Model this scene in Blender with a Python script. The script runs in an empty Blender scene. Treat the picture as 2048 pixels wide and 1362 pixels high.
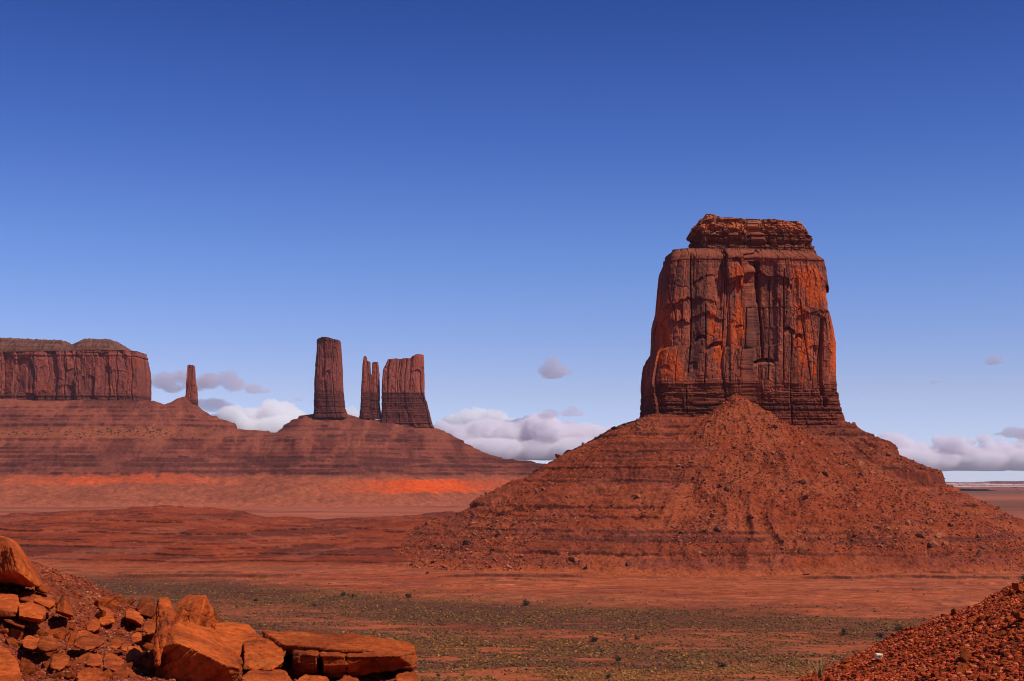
import bpy, bmesh, math, random
import numpy as np
from mathutils import Vector, Matrix

random.seed(7)
RNG = np.random.default_rng(11)
SC = bpy.context.scene
COL = SC.collection

# ------------------------------------------------------------------ camera
F = 2813.0            # focal length in pixels of the 2048 px wide photograph
CZ = 86.0             # eye height over the plain
TILT = math.atan(284.0 / F)
cam_d = bpy.data.cameras.new("camera")
cam = bpy.data.objects.new("camera", cam_d)
COL.objects.link(cam)
cam_d.sensor_fit = 'HORIZONTAL'
cam_d.sensor_width = 36.0
cam_d.lens = 36.0 * F / 2048.0
cam_d.clip_start = 0.1
cam_d.clip_end = 400000.0
cam.location = (0, 0, CZ)
cam.rotation_euler = (math.pi / 2 + TILT, 0, 0)
SC.camera = cam

# ------------------------------------------------------------------ sky and sun
SUN = Vector((0.52, -0.34, 0.79)).normalized()
SUN_EL = math.asin(SUN.z)
SUN_AZ = math.atan2(SUN.x, SUN.y)
w = bpy.data.worlds.new("World")
SC.world = w
w.use_nodes = True
nt = w.node_tree
bg = nt.nodes["Background"]
sky = nt.nodes.new("ShaderNodeTexSky")
sky.sky_type = 'NISHITA'
sky.sun_disc = False
sky.sun_elevation = SUN_EL
sky.sun_rotation = SUN_AZ
sky.altitude = 1700
sky.air_density = 1.0
sky.dust_density = 0.35
sky.ozone_density = 3.0
# a clear high desert sky: deeper blue towards the zenith than the model gives
wtc = nt.nodes.new("ShaderNodeTexCoord")
wsp = nt.nodes.new("ShaderNodeSeparateXYZ")
nt.links.new(wtc.outputs["Generated"], wsp.inputs[0])
wrp = nt.nodes.new("ShaderNodeValToRGB")
wrp.color_ramp.interpolation = 'EASE'
SKY_STOPS = [(0.0, (1.05, 1.12, 1.72)), (0.064, (1.07, 0.954, 1.25)), (0.162, (0.715, 0.85, 1.33)), (0.245, (0.43, 0.61, 1.20)), (0.325, (0.26, 0.43, 0.99)), (1.0, (0.26, 0.43, 0.95))]
wrp.color_ramp.interpolation = 'LINEAR'
while len(wrp.color_ramp.elements) < len(SKY_STOPS):
    wrp.color_ramp.elements.new(0.5)
for e_, (p_, c_) in zip(wrp.color_ramp.elements, SKY_STOPS):
    e_.position = p_
    e_.color = (c_[0] * 0.6, c_[1] * 0.6, c_[2] * 0.6, 1)
nt.links.new(wsp.outputs["Z"], wrp.inputs[0])
wmx = nt.nodes.new("ShaderNodeMix"); wmx.data_type = 'RGBA'; wmx.blend_type = 'MULTIPLY'
wmx.inputs[0].default_value = 1.0
nt.links.new(sky.outputs[0], wmx.inputs[6]); nt.links.new(wrp.outputs[0], wmx.inputs[7])
nt.links.new(wmx.outputs[2], bg.inputs[0])
bg.inputs[1].default_value = 0.15
sky.sun_intensity = 1.0

sl = bpy.data.lights.new("sun", 'SUN')
sl.energy = 4.4
sl.angle = math.radians(0.5)
sl.color = (1.0, 0.93, 0.82)
so = bpy.data.objects.new("sun", sl)
COL.objects.link(so)
so.rotation_euler = SUN.to_track_quat('Z', 'Y').to_euler()
so.location = (200, -100, 900)

SC.view_settings.view_transform = 'Standard'
SC.view_settings.look = 'None'
SC.view_settings.exposure = 0.0
SC.view_settings.gamma = 1.0
SC.render.engine = 'CYCLES'
SC.cycles.use_denoising = True
SC.cycles.filter_width = 1.05
SC.cycles.max_bounces = 6
SC.cycles.diffuse_bounces = 3
SC.cycles.volume_bounces = 9
SC.cycles.max_bounces = 10
SC.cycles.transparent_max_bounces = 16

# ------------------------------------------------------------------ helpers: picture <-> place
SA, CA = math.sin(TILT), math.cos(TILT)

def at(px, py, Y):
    """The point of the vertical plane y = Y seen at a photograph pixel."""
    dx = (np.asarray(px, float) - 1024) / F
    dy = (681 - np.asarray(py, float)) / F
    t = Y / (CA - dy * SA)
    return dx * t, Y + 0 * dx, CZ + (SA + dy * CA) * t

def zat(py, Y):
    return at(1024, py, Y)[2]

def xat(px, Y):
    """x on the plane y=Y (level with the eye, good enough for widths)."""
    return (np.asarray(px, float) - 1024) / F * Y / CA

def proj(x, y, z):
    zz = z - CZ
    d = y * CA + zz * SA
    return 1024 + F * x / d, 681 - F * (-y * SA + zz * CA) / d

# ------------------------------------------------------------------ helpers: noise
def _h(n):
    n = n.astype(np.uint32)
    n ^= n >> np.uint32(15)
    n *= np.uint32(2246822519)
    n ^= n >> np.uint32(13)
    n *= np.uint32(3266489917)
    n ^= n >> np.uint32(16)
    return n

def hsh(ix, iy=0, iz=0, s=0):
    ix = np.asarray(ix).astype(np.int64)
    n = (ix * 374761393 + np.asarray(iy).astype(np.int64) * 668265263
         + np.asarray(iz).astype(np.int64) * 2147483647 + s * 1274126177) & 0xffffffff
    return _h(n).astype(np.float64) / 4294967295.0

def vn2(x, y, s=0):
    ix = np.floor(x); iy = np.floor(y)
    fx = x - ix; fy = y - iy
    fx = fx * fx * fx * (fx * (fx * 6 - 15) + 10); fy = fy * fy * fy * (fy * (fy * 6 - 15) + 10)
    a = hsh(ix, iy, 0, s); b = hsh(ix + 1, iy, 0, s); c = hsh(ix, iy + 1, 0, s); d = hsh(ix + 1, iy + 1, 0, s)
    return (a + (b - a) * fx) * (1 - fy) + (c + (d - c) * fx) * fy

def fbm(x, y, o=4, s=0, g=0.5, l=2.03):
    """2-D fractal noise, about -1..1."""
    r = 0; a = 1; t = 0
    for k in range(o):
        r = r + a * (vn2(x, y, s + k * 17) * 2 - 1); t += a
        x = x * l + 3.7; y = y * l - 1.9; a *= g
    return r / t * 1.6

def ridge(x, y, o=4, s=0):
    r = 0; a = 1; t = 0
    for k in range(o):
        r = r + a * (1 - np.abs(vn2(x, y, s + k * 13) * 2 - 1)); t += a
        x = x * 2.1 + 1.3; y = y * 2.1 + 7.7; a *= 0.5
    return r / t

def vn3(x, y, z, s=0):
    ix = np.floor(x); iy = np.floor(y); iz = np.floor(z)
    fx = x - ix; fy = y - iy; fz = z - iz
    fx = fx * fx * (3 - 2 * fx); fy = fy * fy * (3 - 2 * fy); fz = fz * fz * (3 - 2 * fz)
    def L(k):
        a = hsh(ix, iy, iz + k, s); b = hsh(ix + 1, iy, iz + k, s)
        c = hsh(ix, iy + 1, iz + k, s); d = hsh(ix + 1, iy + 1, iz + k, s)
        return (a + (b - a) * fx) * (1 - fy) + (c + (d - c) * fx) * fy
    return L(0) * (1 - fz) + L(1) * fz

def fbm3(p, sc, o=4, s=0, g=0.5):
    x, y, z = p[:, 0] * sc, p[:, 1] * sc, p[:, 2] * sc
    r = 0; a = 1; t = 0
    for k in range(o):
        r = r + a * (vn3(x, y, z, s + k * 19) * 2 - 1); t += a
        x = x * 2.03 + 5.1; y = y * 2.03 + 1.7; z = z * 2.03 - 3.3; a *= g
    return r / t * 1.6

def cells(u, size, s=0):
    """Uneven 1-D cells: id and distance to the nearest boundary (in u)."""
    q = np.asarray(u, float) / size
    i = np.floor(q); f = q - i
    j0 = 0.85 * hsh(i, 0, 0, s); jm = 0.85 * hsh(i - 1, 0, 0, s) - 1; jp = 0.85 * hsh(i + 1, 0, 0, s) + 1
    lo = f < j0
    cid = np.where(lo, i - 1, i)
    d = np.where(lo, np.minimum(j0 - f, f - jm), np.minimum(f - j0, jp - f))
    return cid, d * size

def facets(u, z, su, sz, s=0, arch=3.0):
    """Flat broken slabs: random offset, tilts across and up, joint distances, column id."""
    q = np.asarray(u, float) / su
    i = np.floor(q); f = q - i
    j0 = 0.85 * hsh(i, 0, 0, s); jm = 0.85 * hsh(i - 1, 0, 0, s) - 1; jp = 0.85 * hsh(i + 1, 0, 0, s) + 1
    lo = f < j0
    c = np.where(lo, i - 1, i)
    a = np.where(lo, jm, j0); b = np.where(lo, j0, jp)
    t = (f - a) / (b - a); wd = (b - a) * su
    du = np.minimum(t, 1 - t) * wd
    zq = (z + arch * (2 * t - 1) ** 2) / sz + hsh(c, 5, 1, s) * 50
    k = np.floor(zq); g = zq - k
    k0 = 0.85 * hsh(k, 0, 0, s + 3); km = 0.85 * hsh(k - 1, 0, 0, s + 3) - 1; kp = 0.85 * hsh(k + 1, 0, 0, s + 3) + 1
    lo = g < k0
    tid = np.where(lo, k - 1, k); a2 = np.where(lo, km, k0); b2 = np.where(lo, k0, kp)
    tz = (g - a2) / (b2 - a2); hz = (b2 - a2) * sz
    r = hsh(c, tid, 3, s)
    tu = (hsh(c, tid, 4, s) - 0.5) * (t - 0.5) * wd
    tv = (hsh(c, tid, 5, s) - 0.35) * (0.5 - tz) * hz
    return r, tu, tv, du, np.minimum(tz, 1 - tz) * hz, c

def slabs(u, z, su, sz, s=0):
    """Joint-bounded slabs on a face: random value, distance to the upright joint, to the lying joint."""
    c, du = cells(u, su, s)
    t, dz = cells(z + hsh(c, 5, 1, s) * 50 * sz, sz, s + 3)
    return hsh(c, t, 3, s), du, dz, c

def sm(a, b, x):
    t = np.clip((x - a) / (b - a), 0, 1)
    return t * t * (3 - 2 * t)

def mixc(a, b, t):
    t = np.clip(t, 0, 1)
    t = t[..., None] if isinstance(t, np.ndarray) else t
    return np.asarray(a) * (1 - t) + np.asarray(b) * t

# ------------------------------------------------------------------ helpers: objects
def tag(o, label=None, cat=None, group=None, kind=None):
    if label: o["label"] = label
    if cat: o["category"] = cat
    if group: o["group"] = group
    if kind: o["kind"] = kind
    return o

def empty(name, loc):
    o = bpy.data.objects.new(name, None)
    o.empty_display_size = 1.0
    COL.objects.link(o)
    o.location = loc
    return o

GRADE = np.array((0.84, 0.52, 0.43))     # iron-red cast of all the local rock and soil

def mesh_np(name, co, faces, col=None, smooth=False):
    """faces: list of int arrays (n,3) or (n,4)."""
    me = bpy.data.meshes.new(name)
    co = np.ascontiguousarray(co, dtype=np.float32)
    me.vertices.add(len(co))
    me.vertices.foreach_set("co", co.ravel())
    if not isinstance(faces, (list, tuple)):
        faces = [faces]
    loops = np.concatenate([f.ravel() for f in faces]).astype(np.int32)
    tot = np.concatenate([np.full(len(f), f.shape[1], np.int32) for f in faces])
    st = np.concatenate([[0], np.cumsum(tot)[:-1]]).astype(np.int32)
    me.loops.add(len(loops))
    me.loops.foreach_set("vertex_index", loops)
    me.polygons.add(len(tot))
    me.polygons.foreach_set("loop_start", st)
    me.polygons.foreach_set("loop_total", tot)
    me.polygons.foreach_set("use_smooth", np.full(len(tot), smooth, bool))
    me.update(calc_edges=True)
    if col is not None:
        at_ = me.color_attributes.new("Col", 'FLOAT_COLOR', 'POINT')
        c4 = np.ones((len(co), 4), np.float32)
        c4[:, :3] = np.clip(col.reshape(-1, 3) * GRADE, 0.004, 0.9)
        at_.data.foreach_set("color", c4.ravel())
    return me

def add(name, me, mat=None, parent=None, loc=None):
    o = bpy.data.objects.new(name, me)
    COL.objects.link(o)
    if mat and not me.materials:
        me.materials.append(mat)
    if parent:
        o.parent = parent
    if loc is not None:
        o.location = loc
    return o

def gridf(ny, nx, wrap=False):
    i = np.arange(ny * nx).reshape(ny, nx)
    if wrap:
        a = i[:-1, :]; b = np.roll(i, -1, 1)[:-1, :]; c = np.roll(i, -1, 1)[1:, :]; d = i[1:, :]
    else:
        a = i[:-1, :-1]; b = i[:-1, 1:]; c = i[1:, 1:]; d = i[1:, :-1]
    return np.stack([a.ravel(), b.ravel(), c.ravel(), d.ravel()], 1)

def ico(sub):
    bm = bmesh.new()
    bmesh.ops.create_icosphere(bm, subdivisions=sub, radius=1.0)
    v = np.array([x.co[:] for x in bm.verts]); f = np.array([[q.index for q in p.verts] for p in bm.faces])
    bm.free()
    return v / np.linalg.norm(v, axis=1)[:, None], f

ICO = {k: ico(k) for k in (1, 2, 3, 4, 5)}

def polytope(rg, sub=3, npl=12, flat=0.75, sharp=26, amp=0.03, nsc=2.2):
    """An angular rock of about unit half size: a sphere cut by random planes."""
    v, f = ICO[sub]
    n = rg.normal(size=(npl, 3)); n /= np.linalg.norm(n, axis=1)[:, None]
    n = np.vstack([n, np.eye(3), -np.eye(3)])
    q = rg.normal(0, 0.16, (6, 3)); n[-6:] += q; n /= np.linalg.norm(n, axis=1)[:, None]
    d = np.concatenate([rg.uniform(0.72, 1.05, npl), rg.uniform(0.62, 0.85, 6)])
    k = np.maximum(v @ n.T, 0) / d
    r = (k ** sharp).sum(1) ** (-1.0 / sharp)
    p = v * r[:, None]
    if amp:
        p = p + v * (fbm3(p, nsc, 4, int(rg.integers(999)))[:, None] * amp)
    p[:, 2] *= flat
    return p, f

# ------------------------------------------------------------------ helpers: materials
def mat_new(name):
    m = bpy.data.materials.new(name)
    m.use_nodes = True
    t = m.node_tree
    b = t.nodes["Principled BSDF"]
    b.inputs["Roughness"].default_value = 0.95
    b.inputs["Specular IOR Level"].default_value = 0.08
    return m, t, b

def N(t, kind, **kw):
    n = t.nodes.new(kind)
    for k, v in kw.items():
        setattr(n, k, v)
    return n

def noise(t, scale, detail=6, rough=0.6, vec=None):
    n = N(t, "ShaderNodeTexNoise")
    n.inputs["Scale"].default_value = scale
    n.inputs["Detail"].default_value = detail
    n.inputs["Roughness"].default_value = rough
    if vec is not None:
        t.links.new(vec, n.inputs["Vector"])
    return n

def ramp(t, src, stops):
    r = N(t, "ShaderNodeValToRGB")
    e = r.color_ramp.elements
    while len(e) < len(stops):
        e.new(0.5)
    for k, (p, c) in enumerate(stops):
        e[k].position = p
        e[k].color = (c[0], c[1], c[2], 1) if not np.isscalar(c) else (c, c, c, 1)
    t.links.new(src, r.inputs[0])
    return r

def mixn(t, a, b, fac, mode='MIX'):
    m = N(t, "ShaderNodeMix", data_type='RGBA', blend_type=mode)
    for k, v in ((0, fac), (6, a), (7, b)):
        if hasattr(v, "is_linked") or hasattr(v, "links"):
            t.links.new(v, m.inputs[k])
        elif k == 0:
            m.inputs[0].default_value = v
        else:
            m.inputs[k].default_value = (*v, 1)
    return m.outputs[2]

def earth_mat(name, scale, var=0.35, bump=0.0, bscale=None, stretch=(1, 1, 1)):
    """Pigment from the mesh attribute, broken up by shader noise at the grain of the surface."""
    m, t, b = mat_new(name)
    a = N(t, "ShaderNodeAttribute", attribute_name="Col")
    tc = N(t, "ShaderNodeTexCoord")
    mp = N(t, "ShaderNodeMapping"); mp.inputs["Scale"].default_value = stretch
    t.links.new(tc.outputs["Object"], mp.inputs[0])
    n1 = noise(t, scale, 8, 0.68, mp.outputs[0])
    r1 = ramp(t, n1.outputs[0], [(0.28, 1 - var), (0.72, 1 + var * 0.8)])
    c = mixn(t, a.outputs["Color"], r1.outputs[0], 1.0, 'MULTIPLY')
    t.links.new(c, b.inputs["Base Color"])
    if bump:
        bp = N(t, "ShaderNodeBump"); bp.inputs["Strength"].default_value = 1.0
        bp.inputs["Distance"].default_value = bump
        n2 = noise(t, bscale or scale, 8, 0.7, mp.outputs[0])
        t.links.new(n2.outputs[0], bp.inputs["Height"]); t.links.new(bp.outputs[0], b.inputs["Normal"])
    return m

def rock_mat(name, c_lo, c_mid, c_hi, scale, bump, bscale, bed=0.0, fine=9.0):
    m, t, b = mat_new(name)
    tc = N(t, "ShaderNodeTexCoord")
    oi = N(t, "ShaderNodeObjectInfo")
    ad = N(t, "ShaderNodeVectorMath", operation='ADD')
    t.links.new(tc.outputs["Object"], ad.inputs[0])
    sc_ = N(t, "ShaderNodeVectorMath", operation='SCALE'); sc_.inputs[0].default_value = (37, 11, 23)
    t.links.new(oi.outputs["Random"], sc_.inputs["Scale"]); t.links.new(sc_.outputs[0], ad.inputs[1])
    v = ad.outputs[0]
    n1 = noise(t, scale, 7, 0.62, v)
    r1 = ramp(t, n1.outputs[0], [(0.34, c_lo), (0.45, c_mid), (0.62, c_hi)])
    n2 = noise(t, scale * fine, 6, 0.7, v)
    r2 = ramp(t, n2.outputs[0], [(0.30, 0.45), (0.5, 0.95), (0.72, 1.40)])
    c = mixn(t, r1.outputs[0], r2.outputs[0], 1.0, 'MULTIPLY')
    rv = ramp(t, oi.outputs["Random"], [(0.0, (0.58, 0.62, 0.72)), (0.5, (0.90, 0.92, 0.95)), (1.0, (1.15, 1.18, 1.15))])
    c = mixn(t, c, rv.outputs[0], 1.0, 'MULTIPLY')
    n5 = noise(t, scale * 2.6, 5, 0.6, v)
    r5 = ramp(t, n5.outputs[0], [(0.57, 0.0), (0.75, 0.30)])
    c = mixn(t, c, (c_hi[0] * 0.95, c_hi[1] * 1.9, c_hi[2] * 3.0), r5.outputs[0])
    t.links.new(c, b.inputs["Base Color"])
    n3 = noise(t, bscale, 9, 0.66, v)
    n4 = noise(t, bscale * 6, 5, 0.7, v)
    s = N(t, "ShaderNodeMath", operation='MULTIPLY_ADD'); s.inputs[1].default_value = 0.25
    t.links.new(n4.outputs[0], s.inputs[0]); t.links.new(n3.outputs[0], s.inputs[2])
    bp = N(t, "ShaderNodeBump"); bp.inputs["Distance"].default_value = bump; bp.inputs["Strength"].default_value = 0.9
    t.links.new(s.outputs[0], bp.inputs["Height"]); t.links.new(bp.outputs[0], b.inputs["Normal"])
    return m

M_CLIFF = earth_mat("red_sandstone", 0.35, 0.30, 0.9, 0.30)
M_FAR = earth_mat("far_sandstone", 0.10, 0.25, 2.5, 0.08)
M_TALUS = earth_mat("talus_earth", 0.55, 0.38, 0.8, 0.5)
M_GROUND = earth_mat("plain_soil", 0.22, 0.42, 0.25, 0.35, (1, 0.6, 1))
M_NEARSOIL = earth_mat("gravel_soil", 16.0, 0.55, 0.03, 26.0)
M_STONE = earth_mat("stone_pigment", 0.6, 0.3)
M_PEBBLE = earth_mat("pebble_pigment", 30.0, 0.35, 0.01, 40.0)
M_LEAF = earth_mat("leaf_pigment", 3.0, 0.3)
M_ROCK = rock_mat("near_red_rock", (0.17, 0.034, 0.013), (0.40, 0.068, 0.014), (0.62, 0.112, 0.019), 1.3, 0.055, 9.0)
M_BOULDER = rock_mat("talus_boulder", (0.17, 0.05, 0.024), (0.26, 0.075, 0.03), (0.36, 0.11, 0.05), 0.25, 0.3, 0.8)
M_PALE = rock_mat("pale_stone", (0.50, 0.36, 0.20), (0.68, 0.52, 0.30), (0.80, 0.66, 0.42), 9, 0.006, 40)
M_WOOD = rock_mat("dry_wood", (0.16, 0.09, 0.05), (0.26, 0.16, 0.09), (0.36, 0.24, 0.14), 9, 0.003, 50)

# ------------------------------------------------------------------ pigments (surface colours of rock and soil; the apron red also holds painted sunlight)
RED = np.array((0.27, 0.075, 0.030))
REDD = np.array((0.16, 0.045, 0.024))
ORANGE = np.array((0.44, 0.110, 0.030))
VARN = np.array((0.085, 0.040, 0.030))
PURP = np.array((0.20, 0.068, 0.050))
GREYC = np.array((0.23, 0.15, 0.095))
SOIL = np.array((0.40, 0.142, 0.058))
PINK = np.array((0.40, 0.165, 0.100))
SUNLIT_RED = np.array((0.58, 0.105, 0.030))  # apron red, raised to paint in the sunlit strip
SCRUB = np.array((0.118, 0.064, 0.042))
OLIVE = np.array((0.250, 0.120, 0.048))
PALE = np.array((0.46, 0.22, 0.12))

# ------------------------------------------------------------------ ledged slopes
def ledges(zraw, levels, strength):
    """Turn an even slope into one broken by lying ledges: levels = [(z, height)], strength 0..1 per point."""
    xs = [-200.0]; ys = [-200.0]
    for z, h in levels:
        a = 0.06 * h
        xs += [z - a, z + a]; ys += [z - h / 2, z + h / 2]
        xs += [z - h * 1.4, z + h * 1.4]; ys += [z - h * 1.4, z + h * 1.4]
    xs.append(2000.0); ys.append(2000.0)
    o = np.argsort(xs)
    xs = np.array(xs)[o]; ys = np.maximum.accumulate(np.array(ys)[o])
    return zraw + (np.interp(zraw, xs, ys) - zraw) * strength

# ------------------------------------------------------------------ the plain (one sheet to the horizon)
BANKS = [(1285, -0.05, 3.0, 0.5), (1238, -0.03, 2.0, 0.3), (1190, 0.02, 1.5, 0.0), (1120, 0.03, 1.3, 0.2), (1330, 0.02, 2.2, -0.1)]

def plain_z(x, y):
    r = np.hypot(x, y)
    z = fbm(x / 190, y / 110, 3, 5) * 0.9 * sm(300, 900, r)
    z = z + fbm(x / 37, y / 21, 3, 9) * 0.30
    z = z - 1.2 * np.exp(-((y - 980 - x * 0.10) / 26) ** 2)           # shallow wash
    for k, (yc, sl, h, x0) in enumerate(BANKS):                        # low cut banks on the bare flat
        s = y - yc - sl * x - fbm(x / 60, 0 * x, 3, 71 + k) * 16 - fbm(x / 11, 0 * x, 2, 81 + k) * 2
        z = z + h * sm(-0.1, 0.35, fbm(x / 140, 0 * x + k, 2, 91 + k) + x0 * np.clip(x / 300, -1, 1)) * sm(0, 2.2, s) * np.exp(-np.maximum(s, 0) / 45.0)
    return z

def veg(px, py, n1, n2, n3):
    """how thick and how straw-coloured the scrub is"""
    line = np.interp(px, [0, 80, 450, 800, 1000, 1300, 1600, 1900, 2048], [1148, 1150, 1163, 1194, 1205, 1214, 1222, 1240, 1244])
    q = py - line + n3 * 6 + n1 * 3
    bx = np.interp(px, [0, 600, 1000, 1500, 2048], [1.0, 1.0, 0.9, 0.7, 0.8])
    den = np.interp(q, [-24, -6, 4, 14, 22, 40, 48, 70, 80, 96, 110, 130, 200], [0, 0.20, 0.75, 1.0, 0.95, 0.9, 0.45, 0.40, 0.8, 1.0, 0.85, 0.75, 0.8]) * bx
    den = np.where(py > 1000, den, 0)
    ol = sm(-0.35, 0.40, n3 + 0.7 * n1) * np.interp(q, [0, 12, 20, 34, 44, 90, 112, 130, 200], [0.9, 0.7, 0.15, 0.1, 0.6, 0.25, 0.35, 0.95, 0.85])
    return den, ol, q

def build_plain():
    th = np.concatenate([np.linspace(-180, -30, 40)[:-1], np.linspace(-30, -23, 60)[:-1], np.linspace(-23, 23, 1250), np.linspace(23, 30, 60)[1:], np.linspace(30, 180, 40)[1:-1]])
    r = np.concatenate([[0.5], np.geomspace(40, 500, 14), np.unique(np.concatenate([CZ * F / np.linspace(480, 14, 520), np.arange(1080, 1400, 1.6)])), np.geomspace(18500, 66000, 20)])
    T, R = np.meshgrid(np.radians(th), r)
    X = R * np.sin(T); Y = R * np.cos(T)
    Z = np.where(R > 200, plain_z(X, Y), -2.0)
    # low ledges of the wash rim right of the middle
    px, py = proj(X, np.maximum(Y, 1), Z)
    n1 = fbm(X / 60, Y / 34, 4, 21); n2 = fbm(X / 17, Y / 11, 4, 22); n3 = fbm(X / 260, Y / 55, 4, 23)
    c = mixc(SOIL, PINK, sm(-0.3, 0.6, n3) * 0.5)
    c = mixc(c, RED, sm(0.05, 0.7, fbm(X / 120, Y / 45, 4, 24)) * 0.6)
    c = mixc(c, PALE, sm(0.45, 0.80, fbm(X / 70, Y / 14, 4, 25)) * 0.5)
    c = mixc(c, np.array((0.20, 0.085, 0.055)), sm(0.25, 0.6, fbm(X / 45, Y / 30, 4, 29)) * 0.45)
    c = c * (1 + 0.30 * fbm(X / 9, Y / 9, 3, 27))[..., None]
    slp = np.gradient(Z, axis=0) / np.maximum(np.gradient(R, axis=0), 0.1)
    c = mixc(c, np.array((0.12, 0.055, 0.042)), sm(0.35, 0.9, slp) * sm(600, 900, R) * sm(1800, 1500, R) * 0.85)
    den, ol, q = veg(px, py, n1, n2, n3)
    sc = mixc(SCRUB, OLIVE, np.clip(ol + 0.35 * n2, 0, 1))
    c = mixc(c, sc, np.clip(den * 1.25 + 0.30 * n2 * (den > 0.05), 0, 0.95))
    # red bare spots inside the scrub
    bare = sm(0.58, 0.72, fbm(X / 40, Y / 14, 3, 28)) * sm(10, 60, q)
    c = mixc(c, SOIL * 1.1, bare * 0.8)
    # the plain behind the low bench: pinkish, then a dark green patch, then bright red
    far = sm(2300, 3000, Y)
    fc = mixc(PINK * 1.08, np.array((0.22, 0.115, 0.07)), sm(0.0, 0.6, fbm(X / 500, Y / 260, 4, 31)) * 0.8)
    fc = mixc(fc, PALE * 1.05, sm(0.35, 0.7, fbm(X / 420, Y / 90, 3, 32)) * 0.5)
    fc = mixc(fc, RED * 1.25, sm(0.2, 0.7, fbm(X / 300, Y / 120, 4, 33)) * 0.4)
    gp = np.exp(-((px - 850 - n1 * 40) / 130) ** 2 - ((py - 1003 - n2 * 2) / 8) ** 2)
    fc = mixc(fc, np.array((0.085, 0.075, 0.048)), np.clip(gp * 1.6, 0, 0.9))
    # right of the big butte: dull olive plain
    rt = sm(1700, 1850, px) * sm(0.0, 1.0, (1040 - py) / 30)
    rc = mixc(np.array((0.17, 0.105, 0.055)), np.array((0.26, 0.12, 0.07)), sm(-0.2, 0.5, fbm(X / 600, Y / 300, 4, 35)))
    rc = mixc(rc, np.array((0.10, 0.075, 0.05)), np.exp(-((py - 1040) / 14) ** 2) * 0.8)
    rc = mixc(rc, PINK * 1.15, np.exp(-((py - 996) / 5.5) ** 2) * 0.8)
    fc = mixc(fc, rc, rt)
    c = mixc(c, fc, far)
    me = mesh_np("ground", np.stack([X, Y, Z], -1).reshape(-1, 3), gridf(len(r), len(th), True), c)
    return tag(add("ground", me, M_GROUND), kind="structure")

build_plain()

# ------------------------------------------------------------------ the low layered bench left of the big butte
BENCH_LEV = [(4, 1.6), (9.5, 2.4), (14.5, 2.6), (19, 1.6), (26, 2.6), (30, 1.4), (36, 2.0), (43, 1.8), (48, 1.6)]

BENCH_FINE = [(a + 0.35 * math.sin(a * 5.1), 0.8 + 0.3 * math.sin(a * 3.3)) for a in np.arange(2.2, 56, 2.3)]

def bench_z(X, Y):
    px = 1024 + F * X / np.maximum(Y, 1) * CA
    crest = np.interp(px, [-400, 0, 60, 180, 300, 400, 480, 540, 640, 760, 900, 1000, 1150], [30, 31, 35, 42, 47, 47, 42, 33, 29, 33, 40, 41, 30])
    foot = 1455 + fbm(X / 120, 0 * X, 3, 41) * 28 + np.interp(px, [-300, 0, 400, 900], [70, 40, 0, -20])
    s = (Y - foot)
    top = foot + 620
    rise = np.interp(s, [-30, 0, 60, 130, 230, 360, 620, 760, 1100, 1500], [-0.08, 0.0, 0.20, 0.44, 0.62, 0.76, 1.0, 1.0, 0.5, -0.1])
    z = crest * rise
    z = z + (fbm(X / 55, Y / 70, 4, 42) * 3.2 + fbm(X / 16, Y / 20, 3, 43) * 0.8) * sm(0, 120, s) * sm(1500, 1100, s)
    st = sm(-0.6, -0.15, fbm(X / 150, Y / 170, 3, 44)) * (0.4 + 0.6 * sm(-0.6, -0.1, fbm(X / 40, Y / 40, 3, 48)))
    zj = z + fbm(X / 22, Y / 16, 3, 46) * 0.8 * sm(20, 120, s)
    z2 = ledges(zj, BENCH_LEV, st)
    z2 = ledges(z2, BENCH_FINE, st * sm(-0.1, 0.3, fbm(X / 70, Y / 60, 3, 47)))
    return z2 + fbm(X / 5, Y / 5, 2, 45) * 0.25, z, st

def build_bench():
    X, Y = np.meshgrid(np.linspace(-1180, 60, 900), np.concatenate([np.arange(1390, 1960, 1.0), np.linspace(1962, 3000, 110)]))
    xs = X * (Y / 2000.0) ** 0.9
    Z, zr, st = bench_z(xs, Y)
    c = mixc(RED * 1.2, REDD * 1.1, sm(-0.1, 0.6, fbm(xs / 90, Y / 60, 4, 51)) * 0.55)
    band = np.sin(Z * 1.05 + fbm(xs / 60, Y / 60, 2, 52)) * 0.5 + 0.5
    c = mixc(c, REDD, band * 0.22)
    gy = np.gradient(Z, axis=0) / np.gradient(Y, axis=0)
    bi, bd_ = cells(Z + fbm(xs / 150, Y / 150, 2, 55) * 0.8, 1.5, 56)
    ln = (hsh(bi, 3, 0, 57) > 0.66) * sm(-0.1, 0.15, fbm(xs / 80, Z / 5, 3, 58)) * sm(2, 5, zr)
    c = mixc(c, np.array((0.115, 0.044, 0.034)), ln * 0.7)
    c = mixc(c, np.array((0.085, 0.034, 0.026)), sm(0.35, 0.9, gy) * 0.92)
    c = mixc(c, SOIL * 0.98, sm(4, 0, zr) * 0.9)
    c = mixc(c, PINK, sm(0.35, 0.7, fbm(xs / 70, Y / 40, 3, 53)) * 0.45)
    c = c * (1 + 0.22 * fbm(xs / 4, Y / 4, 3, 54))[..., None]
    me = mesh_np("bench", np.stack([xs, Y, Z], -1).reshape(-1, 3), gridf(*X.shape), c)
    return tag(add("bench", me, M_TALUS), kind="structure")

build_bench()

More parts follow.
